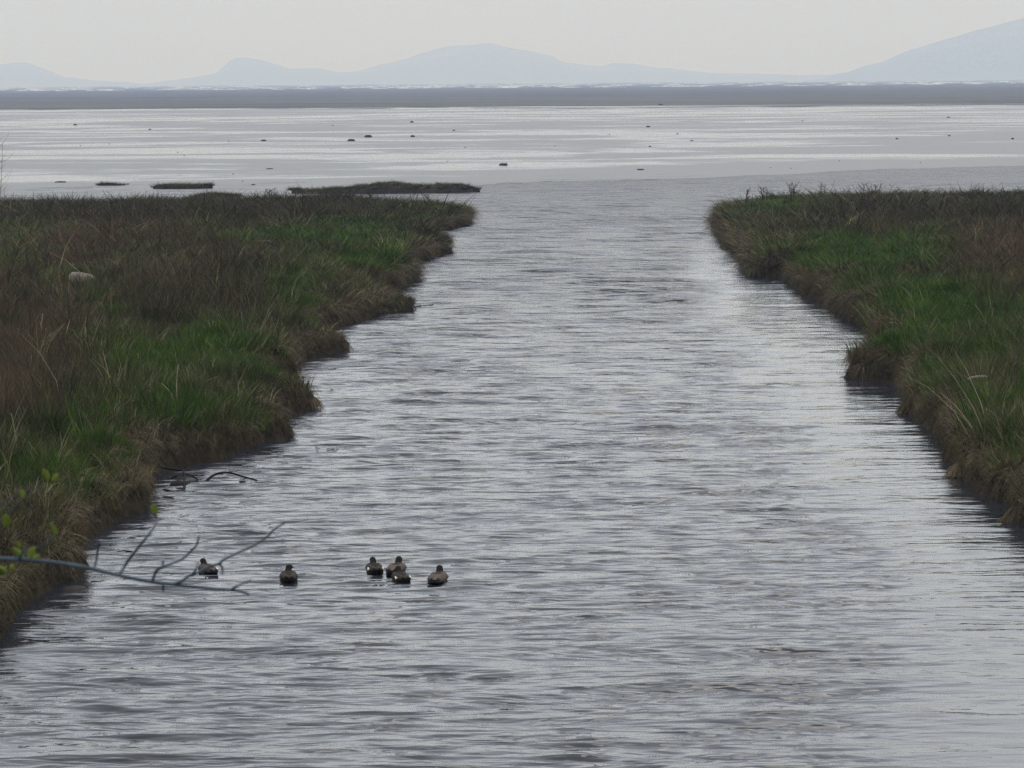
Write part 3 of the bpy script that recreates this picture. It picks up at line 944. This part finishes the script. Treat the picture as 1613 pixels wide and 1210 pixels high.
def stalks(px, py, tips, thick, mat, label, cat, group, name):
    """tips: offsets in photo pixels from the foot to each stalk's tip"""
    c = ground_at(px, py)
    mpp = c.y / FPX
    root = empty(name, c)
    tag(root, label, cat, group)
    r = random.Random(int(px * 7 + py))
    for (dx, dy) in tips:
        bx, by = r.uniform(-.03, .03), r.uniform(-.03, .03)
        tip = Vector((dx * mpp, r.uniform(-.1, .1), -dy * mpp))
        mid = tip * 0.5 + Vector((r.uniform(-.03, .03), 0, r.uniform(0, .03)))
        tube_obj("stalk", [Vector((bx, by, -0.05)), mid, tip], thick * mpp * 0.5, thick * mpp * 0.25, mat, root, n=5, m=3)
    return root
GP = "pale dead stalks standing in the marsh"
stalks(333, 545, [(-3, -42), (4, -40), (12, -12), (-8, -5)], 2.0, M_STRAW, "pale fan of three dead stalks above the bright green patch on the left bank", "stalks", GP, "dead_stalks")
stalks(67, 548, [(2, -55), (5, -30), (-3, -40)], 1.8, M_STRAW, "tallest pale stalks rising from the reddish patch on the left bank", "stalks", GP, "dead_stalks")
stalks(137, 548, [(-2, -32), (-10, -8)], 2.0, M_STRAW, "short pale upright stalk right of the reddish patch", "stalks", GP, "dead_stalks")
stalks(212, 585, [(6, -28), (0, -14)], 1.8, M_STRAW, "thin leaning pale stalk in the dark green on the left bank", "stalks", GP, "dead_stalks")
stalks(280, 640, [(1, -66), (-26, -36)], 1.8, M_STRAW, "tall thin pale stalk beside the leaning one, left bank centre", "stalks", GP, "dead_stalks")
stalks(306, 590, [(3, -24), (1, -12)], 1.8, M_STRAW, "short pale stalk with a seed head beside the tall thin one", "stalks", GP, "dead_stalks")
stalks(288, 620, [(30, -14), (58, -28), (44, -10), (62, -12)], 1.8, M_STRAW, "flattened straw bundle lying across the green on the left bank", "stalks", GP, "dead_stalks")
stalks(352, 598, [(3, -26)], 2.0, M_STRAW, "single pale stalk right of the flattened straw bundle", "stalks", GP, "dead_stalks")
stalks(376, 595, [(-1, -20)], 1.8, M_STRAW, "short single stalk farthest right in the bright green patch", "stalks", GP, "dead_stalks")
stalks(395, 632, [(-12, -32), (-22, -22), (8, -22), (20, -10)], 1.5, M_STRAW, "loose spray of pale blades at the top of the brown bank", "stalks", GP, "dead_stalks")
stalks(58, 664, [(1, -44), (4, -8)], 2.2, M_STRAW, "pale broken stalk standing in the brown at the left edge", "stalks", GP, "dead_stalks")
stalks(178, 728, [(-40, -36), (-25, -33)], 2.0, M_STRAW, "bent straw blade drooping near the dark weeds", "stalks", GP, "dead_stalks")
stalks(232, 513, [(2, -8)], 2.0, M_STRAW, "tiny white stub in the dark patch of the left bank", "stalks", GP, "dead_stalks")
stalks(288, 520, [(14, -18)], 1.8, M_STRAW, "slanting stalk right of the dark patch on the left bank", "stalks", GP, "dead_stalks")
stalks(1492, 502, [(-4, -14), (12, -1), (2, -12)], 2.2, M_STRAW, "pale bent stalk pair in the bright green of the right bank", "stalks", GP, "dead_stalks")
stalks(1443, 555, [(2, -14), (-1, -10)], 2.2, M_STRAW, "short pale tuft at the lower edge of the bright green slope", "stalks", GP, "dead_stalks")
stalks(1462, 537, [(-2, -6)], 2.0, M_STRAW, "tiny pale stub just above the short pale tuft", "stalks", GP, "dead_stalks")
stalks(1414, 393, [(1, -14), (-2, -8)], 2.5, M_STRAW, "pale tipped stalk at the far end of the right bank's green", "stalks", GP, "dead_stalks")
stalks(1602, 368, [(-2, -16), (-20, -12)], 1.8, M_STRAW, "two thin pale stalks by the reddish patch, right bank", "stalks", GP, "dead_stalks")
stalks(1467, 440, [(-4, -16), (2, -14), (-14, -5)], 1.8, M_STRAW, "grey straw spray left of the bare dark bush", "stalks", GP, "dead_stalks")
stalks(1558, 520, [(-22, -40), (2, -20), (6, -36)], 1.2, M_STRAW, "thin straw wisps between the green slope and the dark scrub", "stalks", GP, "dead_stalks")

def weed(px, py, hpx, wpx, n, label, name="bare_weed", cat="weed", group="bare dark weeds in the marsh", thick=1.8, mat=M_DARK, seed=0, c=None):
    """a bare many-branched plant"""
    c = c or ground_at(px, py + (14 if py < 330 else 0))
    mpp = c.y / FPX
    root = empty(name, c)
    tag(root, label, cat, group)
    r = random.Random(seed + int(px * 3 + py))
    for i in range(n):
        H = hpx * mpp * r.uniform(0.6, 1.0) + (0.55 if py < 330 else 0.25 if c.y > 100 else 0.05)
        lx = wpx * mpp * r.uniform(-.5, .5)
        b0 = Vector((lx * 0.25, r.uniform(-.08, .08), -0.05))
        tip = Vector((lx, r.uniform(-.15, .15), H))
        mid = b0.lerp(tip, 0.5) + Vector((r.uniform(-.05, .05), 0, 0))
        st = tube_obj("stem", [b0, mid, tip], thick * mpp * 0.5, thick * mpp * 0.22, mat, root, n=5, m=3)
        V, F = [], []
        for k in range(r.randint(3, 7)):
            f = r.uniform(0.35, 0.95)
            a = b0.lerp(tip, f)
            L = H * r.uniform(0.10, 0.28)
            s_ = r.choice((-1, 1))
            e_ = a + Vector((s_ * L * 0.6, r.uniform(-.4, .4) * L, L * r.uniform(.4, .9)))
            tube(V, F, [a, a.lerp(e_, .5) + Vector((s_ * L * .05, 0, -L * .04)), e_], [thick * mpp * .25, thick * mpp * .2, thick * mpp * .12], 4)
        t = mesh_obj("side_twigs", V, F, mat, st)
        t["kind"] = "stuff"
    return root
weed(150, 690, 78, 50, 6, "tall bare dark weed nearest the left edge of the lower left marsh", seed=1)
weed(200, 705, 88, 46, 6, "thickest bare dark weed clump above the brown near bank", seed=2)
weed(232, 670, 70, 40, 4, "bare dark weed leaning right above the near left bank", seed=3)
weed(120, 640, 60, 46, 5, "bare dark weed in front of the brown patch, left bank", seed=4)
weed(235, 425, 40, 20, 4, "upright dark weed against the far dark scrub", seed=5)
weed(262, 430, 44, 18, 3, "thin dark weed standing right beside the upright one", seed=6)
weed(345, 480, 42, 40, 5, "spreading dark weed midway across the left marsh", seed=7)
weed(512, 400, 40, 12, 3, "narrow dark weed between two green patches far along the left bank", seed=8)
weed(620, 345, 26, 30, 5, "dark seed-headed weed close to the far end of the left bank", seed=9)
weed(655, 322, 14, 22, 3, "little black weed on the skyline of the left bank tip", thick=1.6, seed=10)
weed(540, 312, 10, 12, 3, "tiny weed on the skyline in front of the long islet", thick=1.5, seed=11)
weed(586, 312, 10, 12, 3, "tiny weed on the skyline under the long islet's crown", thick=1.5, seed=12)
weed(418, 318, 14, 34, 7, "low twiggy weed on the skyline left of the long islet", thick=1.4, seed=13)
weed(676, 326, 14, 14, 4, "small twiggy weed at the drop of the left bank's skyline", thick=1.4, seed=14)
weed(1205, 314, 14, 16, 4, "first dark weed on the right bank's skyline from its tip", thick=1.8, seed=15)
weed(1252, 312, 18, 22, 5, "tallest dark weed pair on the right bank's skyline", thick=1.8, seed=16)
weed(1176, 318, 12, 12, 3, "small weed at the very start of the right bank's skyline", thick=1.5, seed=17)
weed(1295, 310, 14, 14, 3, "thin weed on the skyline right of the tallest pair", thick=1.5, seed=18)
weed(1380, 308, 13, 60, 8, "wide low twiggy weed on the skyline of the right bank", thick=1.3, seed=19)
weed(1506, 458, 66, 60, 9, "large bare dark bush in the middle of the right bank", name="bare_bush", cat="bush", group="bare bushes", thick=2.4, seed=20)
weed(1385, 402, 30, 40, 6, "low dark bush above the far green of the right bank", name="bare_bush", cat="bush", group="bare bushes", thick=1.8, seed=21)
weed(1416, 405, 22, 12, 4, "reddish brown upright clump beside the pale tipped stalk", name="bare_bush", cat="bush", group="bare bushes", thick=2.4, mat=M_RED, seed=22)
weed(1600, 612, 60, 26, 5, "dark bare weed at the right edge above the green grass", seed=23)
weed(1545, 600, 46, 40, 4, "thin bare weed left of the crooked black stick", seed=24, thick=1.2)
weed(1590, 400, 44, 50, 9, "reddish bush at the right edge of the marsh", name="bare_bush", cat="bush", group="bare bushes", thick=1.6, mat=M_RED, seed=25)
weed(-12, 372, 142, 90, 8, "tall bare twiggy shrub reaching in at the left edge over the mud flat", name="bare_bush", cat="bush", group="bare bushes", thick=1.1, seed=26)

# crooked black stick on the right bank
c = ground_at(1567, 606)
mpp = c.y / FPX
o = tube_obj("stick", [c + Vector((-1 * mpp, 0, -.05)), c + Vector((0, 0, 14 * mpp)), c + Vector((2 * mpp, 0, 24 * mpp)), c + Vector((-4 * mpp, 0, 33 * mpp))], 2.2 * mpp, 1.0 * mpp, M_BARK)
tag(o, "crooked black stick standing upright in the green right bank", "stick")

# driftwood
def log(px, py, lpx, rpx, yaw, label, tilt=0.0, taper=0.6):
    c = ground_at(px, py) + Vector((0, 0, 0.34))
    mpp = c.y / FPX
    L, rr = lpx * mpp, rpx * mpp
    V, F = [], []
    n, m = 12, 10
    for i in range(m + 1):
        f = i / m
        r0 = rr * (1 - (1 - taper) * f)
        if i in (0, m): r0 *= 0.75
        for k in range(n):
            a = k * 2 * math.pi / n
            q = r0 * (1 + 0.12 * math.sin(3 * a + f * 2) + 0.08 * mnoise.noise(Vector((f * 4, math.cos(a) * 2, math.sin(a) * 2))))
            V.append(((f - 0.5) * L, math.cos(a) * q, math.sin(a) * q + 0.02 * math.sin(f * 3)))
    for i in range(m):
        for k in range(n):
            F.append((i * n + k, i * n + (k + 1) % n, (i + 1) * n + (k + 1) % n, (i + 1) * n + k))
    F.append(tuple(range(n))[::-1]); F.append(tuple(range(m * n, m * n + n)))
    o = mesh_obj("driftwood_log", V, F, M_LOG)
    o.location = c
    o.rotation_euler = (0, R(tilt), R(yaw))
    tag(o, label, "log")
log(131, 464, 52, 12, -48, "weathered grey driftwood log half buried in the left marsh", 2, 0.7)
log(1540, 632, 32, 3.0, 15, "pale driftwood plank lying on the near green of the right bank", -5, 0.6)
log(415, 400, 26, 1.0, 4, "thin pale stick lying on the far green patch, left bank", 0, 0.6)

# ------------------------------------------------------------------ wood in the water by the left bank
def wpt(px, py, h=0.0):
    """point that stands h photo pixels above the water point px, py"""
    p = P(px, py, 0.0)
    return p + Vector((0, 0, h * p.y / FPX))
mw = P(330, 757).y / FPX
o = tube_obj("arched_branch", [wpt(320, 762, -3), wpt(326, 760, 3), wpt(340, 759, 12), wpt(360, 758.5, 14), (wpt(380, 758, 8)), wpt(396, 757.5, 3), wpt(405, 757, 0)], 2.1 * mw, 1.4 * mw, M_BARK, m=5)
tag(o, "dark arched branch looping out of the water beside the left bank", "branch")
root = empty("sunken_branch", P(288, 762))
tag(root, "dark tangled branch with forked limbs lodged against the left bank", "branch")
def part_tube(name, pts, r0, r1, mat, root, n=6, m=4):
    return tube_obj(name, [Vector(p) - root.location for p in pts], r0, r1, mat, root, n, m)
part_tube("trunk", [wpt(256, 756, 20), wpt(272, 757, 18), wpt(288, 758, 17), wpt(297, 758, 17)], 1.8 * mw, 1.4 * mw, M_BARK, root)
part_tube("limb", [wpt(289, 758, 17), wpt(290.5, 762, 12), wpt(290, 768, 2), wpt(290, 770, -3)], 2.0 * mw, 1.6 * mw, M_BARK, root)
part_tube("limb", [wpt(290, 760, 14), wpt(300, 760, 11), wpt(309, 759, 5), wpt(315, 758.5, -1)], 1.3 * mw, 1.3 * mw, M_BARK, root)
part_tube("limb", [wpt(286, 758, 17), wpt(291, 757, 21), wpt(300, 757, 24), wpt(308, 757, 25)], 0.7 * mw, 0.5 * mw, M_BARK, root)
part_tube("limb", [wpt(270, 762, 8), wpt(280, 763, 14), wpt(288, 760, 16)], 1.5 * mw, 1.0 * mw, M_BARK, root)
V, F = blob_verts(40 * mw, 0.35, 9 * mw, 3.3, 14, 5, 0.9)
bb = mesh_obj("stump", V, F, M_BARK, root); bb.location = P(284, 765) - root.location
o = tube_obj("floating_stick", [wpt(257, 771, 0), wpt(272, 774.5, 0.8), wpt(283, 773, .6), wpt(292, 774, 0)], 1.2 * mw, .7 * mw, M_BARK)
tag(o, "thin dark stick floating below the tangled branch, left bank", "stick")
mw2 = P(660, 484).y / FPX
o = tube_obj("floating_stick", [wpt(645, 486, 0), wpt(660, 483.5, 1.5), wpt(668, 482, .5), wpt(683, 480, 0.5)], 1.0 * mw2, .6 * mw2, M_BARK)
tag(o, "dark stick floating off the pointed spit of the left bank", "stick")
mw3 = P(195, 869).y / FPX
o = tube_obj("floating_stick", [wpt(181, 872, 0), wpt(188, 869.5, 1), wpt(198, 868.5, 1), wpt(208, 869, 0)], 1.1 * mw3, .9 * mw3, M_BARK)
tag(o, "short dark stick floating between the overhanging twigs and the near left bank", "stick")
# low spits of mud and roots at the waterline
for (px, py, L, H, lab, sd) in [(118, 926, 62, 4, "low muddy spit poking into the water below the overhanging branch", 1),
                                (1330, 594, 34, 1.5, "thin trail of weed at the water's surface off the right bank's spit", 2),
                                (478, 596, 14, 3, "small dark root sticking out from the left bank's inner bay", 3)]:
    p = P(px, py, 0); mm = p.y / FPX
    V, F = blob_verts(L * mm, 0.3, H * mm, sd * 9.1, 16, 4, 0.8)
    o = mesh_obj("mud_spit", V, F, M_LUMP); o.location = p
    tag(o, lab, "mud")

# ------------------------------------------------------------------ ducks
def duck_mats():
    def body(name, base1, base2, rear, flank):
        m, t, b = new_mat(name)
        tc = N(t, "ShaderNodeTexCoord")
        s = N(t, "ShaderNodeSeparateXYZ"); t.links.new(tc.outputs["Object"], s.inputs[0])
        mp = N(t, "ShaderNodeMapping", Scale=(1, 0.45, 1.4)); t.links.new(tc.outputs["Object"], mp.inputs[0])
        ns = N(t, "ShaderNodeTexNoise", Scale=70, Detail=3); t.links.new(mp.outputs[0], ns.inputs["Vector"])
        r = N(t, "ShaderNodeValToRGB"); set_ramp(r, [(0.38, base1), (0.62, base2)])
        t.links.new(ns.outputs["Fac"], r.inputs[0])
        def mixc(fac_socket, A, Bc):
            mx = N(t, "ShaderNodeMix", _data_type='RGBA')
            t.links.new(fac_socket, mx.inputs["Factor"]); t.links.new(A, mx.inputs["A"]); mx.inputs["B"].default_value = (*Bc, 1)
            return mx.outputs["Result"]
        def rng_(sock, a, b_):
            q = N(t, "ShaderNodeMapRange"); q.inputs["From Min"].default_value = a; q.inputs["From Max"].default_value = b_
            t.links.new(sock, q.inputs["Value"]); return q.outputs[0]
        # pale flanks high on the sides, dark vent at the rear, dark head
        col = mixc(rng_(s.outputs["Z"], 0.045, 0.10), r.outputs[0], flank)
        mm = N(t, "ShaderNodeMath", _operation='MULTIPLY')
        t.links.new(rng_(s.outputs["Y"], -0.09, -0.13), mm.inputs[0]); t.links.new(rng_(s.outputs["Z"], 0.085, 0.06), mm.inputs[1])
        col = mixc(mm.outputs[0], col, rear)
        col = mixc(rng_(s.outputs["Z"], 0.122, 0.135), col, (0.022, 0.017, 0.015))
        t.links.new(col, b.inputs["Base Color"])
        b.inputs["Roughness"].default_value = 0.8
        b.inputs["Specular IOR Level"].default_value = 0.06
        return m
    return (body("drake_plumage", (0.022, 0.018, 0.015), (0.11, 0.09, 0.075), (0.003, 0.003, 0.004), (0.12, 0.098, 0.082)),
            body("hen_plumage", (0.012, 0.009, 0.006), (0.045, 0.034, 0.021), (0.012, 0.009, 0.007), (0.035, 0.027, 0.017)))
M_DRAKE, M_HEN = duck_mats()
M_BILL = plain_mat("bill", (0.03, 0.028, 0.025), (0.06, 0.05, 0.035), 20, 0.4)
M_WING_D = plain_mat("drake_wing", (0.022, 0.017, 0.013), (0.115, 0.09, 0.072), 45, 0.6, 0, 0.05)
M_WING_H = plain_mat("hen_wing", (0.010, 0.008, 0.005), (0.045, 0.034, 0.02), 45, 0.6, 0, 0.05)
M_WHITE = plain_mat("white_feather", (0.55, 0.52, 0.48), (0.75, 0.72, 0.68), 30, 0.6)
M_TAIL = plain_mat("tail_feather", (0.012, 0.010, 0.008), (0.035, 0.028, 0.022), 40, 0.8, 0, 0.05)

def ell(bm, c, r, rot=(0, 0, 0)):
    mat = Matrix.Translation(c) @ Euler(rot).to_matrix().to_4x4() @ Matrix.Diagonal((*r, 1))
    bmesh.ops.create_uvsphere(bm, u_segments=20, v_segments=14, radius=1.0, matrix=mat)

def duck_body_mesh(name, turn, mat):
    """breast forward along +Y, waterline at z = 0; turn = head yaw in degrees (clockwise)"""
    bm = bmesh.new()
    ell(bm, (0, 0.0, 0.035), (0.098, 0.205, 0.082))
    ell(bm, (0, 0.10, 0.045), (0.085, 0.12, 0.085))
    ell(bm, (0, -0.15, 0.060), (0.062, 0.10, 0.048), (R(-10), 0, 0))
    ell(bm, (0, 0.03, 0.080), (0.080, 0.14, 0.058))
    for k in range(6):
        f = k / 5
        ell(bm, (0, 0.150 + 0.03 * f, 0.075 + 0.075 * f), (0.052 - 0.018 * f, 0.052 - 0.018 * f, 0.035))
    a = R(turn)
    hx, hy = math.sin(a), math.cos(a)
    ell(bm, (hx * 0.012, 0.182 + hy * 0.012, 0.164), (0.035, 0.045, 0.036), (0, 0, -a))
    me = bpy.data.meshes.new(name + "_src")
    bm.to_mesh(me); bm.free()
    tmp = bpy.data.objects.new("tmp", me)
    COL.objects.link(tmp)
    rm = tmp.modifiers.new("r", 'REMESH'); rm.mode = 'VOXEL'; rm.voxel_size = 0.008
    sm = tmp.modifiers.new("s", 'SMOOTH'); sm.iterations = 8; sm.factor = 0.6
    dg = bpy.context.evaluated_depsgraph_get()
    m2 = bpy.data.meshes.new_from_object(tmp.evaluated_get(dg))
    bpy.data.objects.remove(tmp)
    m2.name = name
    m2.polygons.foreach_set("use_smooth", [True] * len(m2.polygons))
    m2.materials.clear(); m2.materials.append(mat)
    return m2

def duck(px, py, wpx, sex, yaw, turn, label, white=0, roll_z=0.0):
    p = P(px, py, 0.0)
    mm = p.y / FPX
    sc = wpx * mm / 0.20
    root = empty("duck", p + Vector((0, 0.10, roll_z - 0.018)), R(yaw))
    root.scale = (sc, sc, sc * 0.9)
    tag(root, label, "duck", "ducks swimming up the channel")
    bmat, wmat = (M_DRAKE, M_WING_D) if sex == 'm' else (M_HEN, M_WING_H)
    me = duck_body_mesh("body", turn, bmat)
    b = bpy.data.objects.new("body", me); COL.objects.link(b); b.parent = root
    # bill
    a = R(turn)
    V, F = [], []
    ring = [(0.0, .013, .012, 0), (.018, .012, .008, -.003), (.036, .013, .004, -.006), (.046, .010, .002, -.007)]
    for (f, rx, rz, dz) in ring:
        for k in range(8):
            q = k * math.pi / 4
            V.append((math.cos(q) * rx, f, math.sin(q) * rz + dz))
    for i in range(3):
        for k in range(8):
            F.append((i * 8 + k, i * 8 + (k + 1) % 8, i * 8 + 8 + (k + 1) % 8, i * 8 + 8 + k))
    F.append(tuple(range(24, 32)))
    bl = mesh_obj("bill", V, F, M_BILL, root)
    bl.location = (math.sin(a) * 0.048, 0.182 + math.cos(a) * 0.050, 0.159)
    bl.rotation_euler = (R(-6), 0, -a)
    # wings folded along the back
    for s_ in (-1, 1):
        V, F = [], []
        nu, nv = 12, 7
        for i in range(nu):
            f = i / (nu - 1)
            y = 0.12 - 0.34 * f
            wid = 0.058 * (math.sin(math.pi * min(f * 0.75 + 0.2, 1.0)) ** 0.7) + 0.004
            for j in range(nv):
                g = j / (nv - 1) * 2 - 1
                x = s_ * (0.056 - 0.030 * f ** 1.5 + g * wid * 0.75)
                z = 0.112 - 0.020 * f - 0.026 * max(g, 0) ** 1.5 - (g * g) * 0.010 + 0.010 * (1 - g * g) - 0.04 * max(0, f - .8) * 0
                V.append((x, y, z))
        for i in range(nu - 1):
            for j in range(nv - 1):
                k = i * nv + j
                F.append((k, k + 1, k + nv + 1, k + nv) if s_ > 0 else (k, k + nv, k + nv + 1, k + 1))
        wo = mesh_obj("wing", V, F, wmat, root)
        so = wo.modifiers.new("thick", 'SOLIDIFY'); so.thickness = 0.008
        if white and (white == 2 or s_ == (1 if white == 1 else -1)):
            V2 = [(s_ * 0.045, -0.075, .0), (s_ * .088, -0.05, .0), (s_ * .096, -0.10, -0.018), (s_ * .06, -0.125, -0.004)]
            V3 = [(x, y, 0.100 + z) for x, y, z in V2] + [(x * .97, y, 0.082 + z) for x, y, z in V2]
            F3 = [(0, 1, 2, 3), (7, 6, 5, 4), (0, 4, 5, 1), (1, 5, 6, 2), (2, 6, 7, 3), (3, 7, 4, 0)]
            mesh_obj("wing_patch", V3, F3, M_WHITE, wo, smooth=False)["label"] = "white wing patch"
    # tail fan
    V, F = [], []
    for k in range(7):
        a2 = (k - 3) * 0.16
        bx = math.sin(a2) * 0.05
        b0 = len(V)
        ex, ey = bx + math.sin(a2) * 0.06, -0.285 + abs(k - 3) * 0.008
        V += [(bx - .008, -.205, .078), (bx + .008, -.205, .078), (ex + .009, ey + .02, .098), (ex, ey, .10), (ex - .009, ey + .02, .098),
              (bx - .008, -.205, .072), (bx + .008, -.205, .072), (ex + .009, ey + .02, .094), (ex, ey, .096), (ex - .009, ey + .02, .094)]
        F += [(b0, b0 + 1, b0 + 2, b0 + 3, b0 + 4), (b0 + 9, b0 + 8, b0 + 7, b0 + 6, b0 + 5)]
        for q in range(5):
            F.append((b0 + q, b0 + 5 + q, b0 + 5 + (q + 1) % 5, b0 + (q + 1) % 5))
    mesh_obj("tail", V, F, M_TAIL, root, smooth=False)
    return root
duck(327, 905, 27, 'm', 22, -10, "grey brown duck seen through the overhanging twigs, leftmost of the flock", 1)
duck(454, 917, 29, 'f', 4, 50, "plain brown duck with its head turned to the right, swimming alone", 0)
duck(590, 904, 28, 'f', 8, -18, "brown duck with two white wing patches, left of the close pair", 2)
duck(623, 906, 31, 'm', -8, 5, "grey duck with black tail partly hidden behind a brown one", 0)
duck(632, 918, 28, 'f', 14, 22, "brown duck overlapping the grey one behind it", 2)
duck(689, 921, 32, 'm', -6, -12, "black-tailed grey duck farthest right in the flock", 0)

# ------------------------------------------------------------------ sapling with the branch that hangs into view
BD = 6.0
M_TWIG = plain_mat("twig_bark", (0.026, 0.040, 0.056), (0.058, 0.082, 0.108), 30, 0.6)
M_LEAF, t_, b_ = new_mat("young_leaf")
b_.inputs["Base Color"].default_value = (0.20, 0.24, 0.04, 1)
b_.inputs["Roughness"].default_value = 0.5
b_.inputs["Subsurface Weight"].default_value = 0.0
trans = N(t_, "ShaderNodeBsdfTranslucent"); trans.inputs[0].default_value = (0.22, 0.34, 0.05, 1)
mxs = N(t_, "ShaderNodeMixShader"); mxs.inputs[0].default_value = 0.4
t_.links.new(b_.outputs[0], mxs.inputs[1]); t_.links.new(trans.outputs[0], mxs.inputs[2])
t_.links.new(mxs.outputs[0], t_.nodes["Material Output"].inputs[0])
tb = Vector((-1.75, BD + 0.1, 0.5))
tree = empty("sapling", tb)
tag(tree, "young sapling whose nearly bare branch hangs into view over the water", "tree")
bm_ = BD / FPX
def Q(px, py, dy=0.0): return PD(px, py, BD + dy) - tb
top = Q(-260, 840)
tube_obj("trunk", [Vector((0, 0, -0.3)), Vector((0.05, 0, 1.5)), Vector((0.02, 0.03, 3.0)), Vector((0.08, 0, top.z - .25)), Vector((0.12, .02, top.z + 0.8))], 0.045, 0.012, M_TWIG, tree, n=8)
jo = Vector((0.08, 0, top.z - .3))
main = tube_obj("branch", [jo, Q(-420, 900), Q(-260, 880), Q(-100, 876), Q(0, 880), Q(60, 883), Q(130, 893), Q(180, 905), Q(240, 917), Q(300, 924), Q(350, 929), Q(376, 931), Q(393, 937)],
                0.0044, 0.0020, M_TWIG, tree, n=7)
TW = [[(148, 897), (152, 882), (154, 866), (157, 855)],
      [(188, 906), (200, 886), (215, 866), (232, 845), (244, 828), (246, 818), (243, 806)],
      [(240, 916), (246, 900), (256, 893), (270, 888), (288, 880), (302, 867), (310, 858), (313, 845)],
      [(274, 921), (286, 916), (298, 907), (312, 902), (330, 893), (345, 888), (352, 882), (372, 872), (398, 860), (418, 848), (432, 834), (448, 824)],
      [(364, 930), (372, 924), (380, 920), (396, 914)],
      [(256, 919), (257, 925), (257, 931)],
      [(345, 888), (350, 894), (350, 904)], [(258, 892), (256, 888), (258, 884)], [(-160, 878), (-150, 840), (-120, 800)], [(30, 882), (34, 872), (38, 862)],
      [(302, 907), (308, 898), (312, 886)]]
for k, tw in enumerate(TW):
    tube_obj("twig", [Q(x, y, 0.03 * math.sin(i * 1.3 + k) * (i > 0)) for i, (x, y) in enumerate(tw)], 0.0028 if len(tw) > 4 else 0.0024, 0.0015, M_TWIG, tree, n=6)
def leaf(px, py, L, W, ang, lean, dy=0.0):
    V, F = [], []
    n = 7
    for i in range(n):
        f = i / (n - 1)
        w_ = W * math.sin(math.pi * min(f * 0.93 + 0.03, 1)) ** 0.8 / 2
        c_ = L * f
        bend = -0.25 * L * f * f
        V += [(-w_, bend + 0.12 * w_, c_), (0, bend, c_), (w_, bend + 0.12 * w_, c_)]
    for i in range(n - 1):
        a = i * 3
        F += [(a, a + 1, a + 4, a + 3), (a + 1, a + 2, a + 5, a + 4)]
    o = mesh_obj("leaf", V, F, M_LEAF, tree)
    o.location = Q(px, py, dy)
    o.rotation_euler = (R(lean), R(ang), R(random.uniform(-40, 40)))
    so = o.modifiers.new("thick", 'SOLIDIFY'); so.thickness = 0.0004
for (px, py, L, W, a, l) in [(243, 810, 18, 12, 5, 10), (38, 882, 26, 12, -35, 10), (44, 880, 22, 12, 30, 0), (32, 865, 16, 10, -10, 20), (50, 882, 16, 10, 60, 10),
                             (8, 830, 26, 15, 20, 20), (75, 758, 22, 13, 0, 10), (82, 758, 16, 9, 40, 0), (86, 843, 22, 12, 8, 10), (35, 785, 14, 9, 0, 0),
                             (12, 900, 24, 14, -80, 20), (14, 897, 20, 12, 70, 10), (-4, 905, 26, 16, 20, 40), (-120, 800, 30, 16, 20, 0)]:
    leaf(px, py, L * bm_, W * bm_ * 1.1, a, l)
# fine shoots that carry the upper leaves
for (a, b2, c2) in [((-90, 877), (-30, 852), (8, 831)), ((-90, 877), (-10, 800), (75, 759)), ((20, 881), (60, 862), (86, 845)), ((-60, 876), (0, 820), (35, 786))]:
    tube_obj("twig", [Q(*a), Q(*b2), Q(*c2)], 0.0011, 0.0006, M_TWIG, tree, n=5)

# ------------------------------------------------------------------ haze
def haze():
    z0, z1 = -14.0, 520.0
    x, y0, y1 = 26500, -60, 26500
    V = [(-x, y0, z0), (x, y0, z0), (x, y1, z0), (-x, y1, z0), (-x, y0, z1), (x, y0, z1), (x, y1, z1), (-x, y1, z1)]
    F = [(0, 3, 2, 1), (4, 5, 6, 7), (0, 1, 5, 4), (1, 2, 6, 5), (2, 3, 7, 6), (3, 0, 4, 7)]
    m = bpy.data.materials.new("haze")
    m.use_nodes = True
    t = m.node_tree
    t.nodes.clear()
    o = t.nodes.new("ShaderNodeOutputMaterial")
    v = t.nodes.new("ShaderNodeVolumePrincipled")
    v.inputs["Color"].default_value = (0.44, 0.555, 0.94, 1)
    v.inputs["Absorption Color"].default_value = (1, 1, 1, 1)
    v.inputs["Density"].default_value = 2.3e-4
    v.inputs["Anisotropy"].default_value = 0.0
    t.links.new(v.outputs[0], o.inputs["Volume"])
    ob = mesh_obj("haze", V, F, m, smooth=False)
    tag(ob, "pale sea haze thickening towards the hills", kind="stuff")
haze()
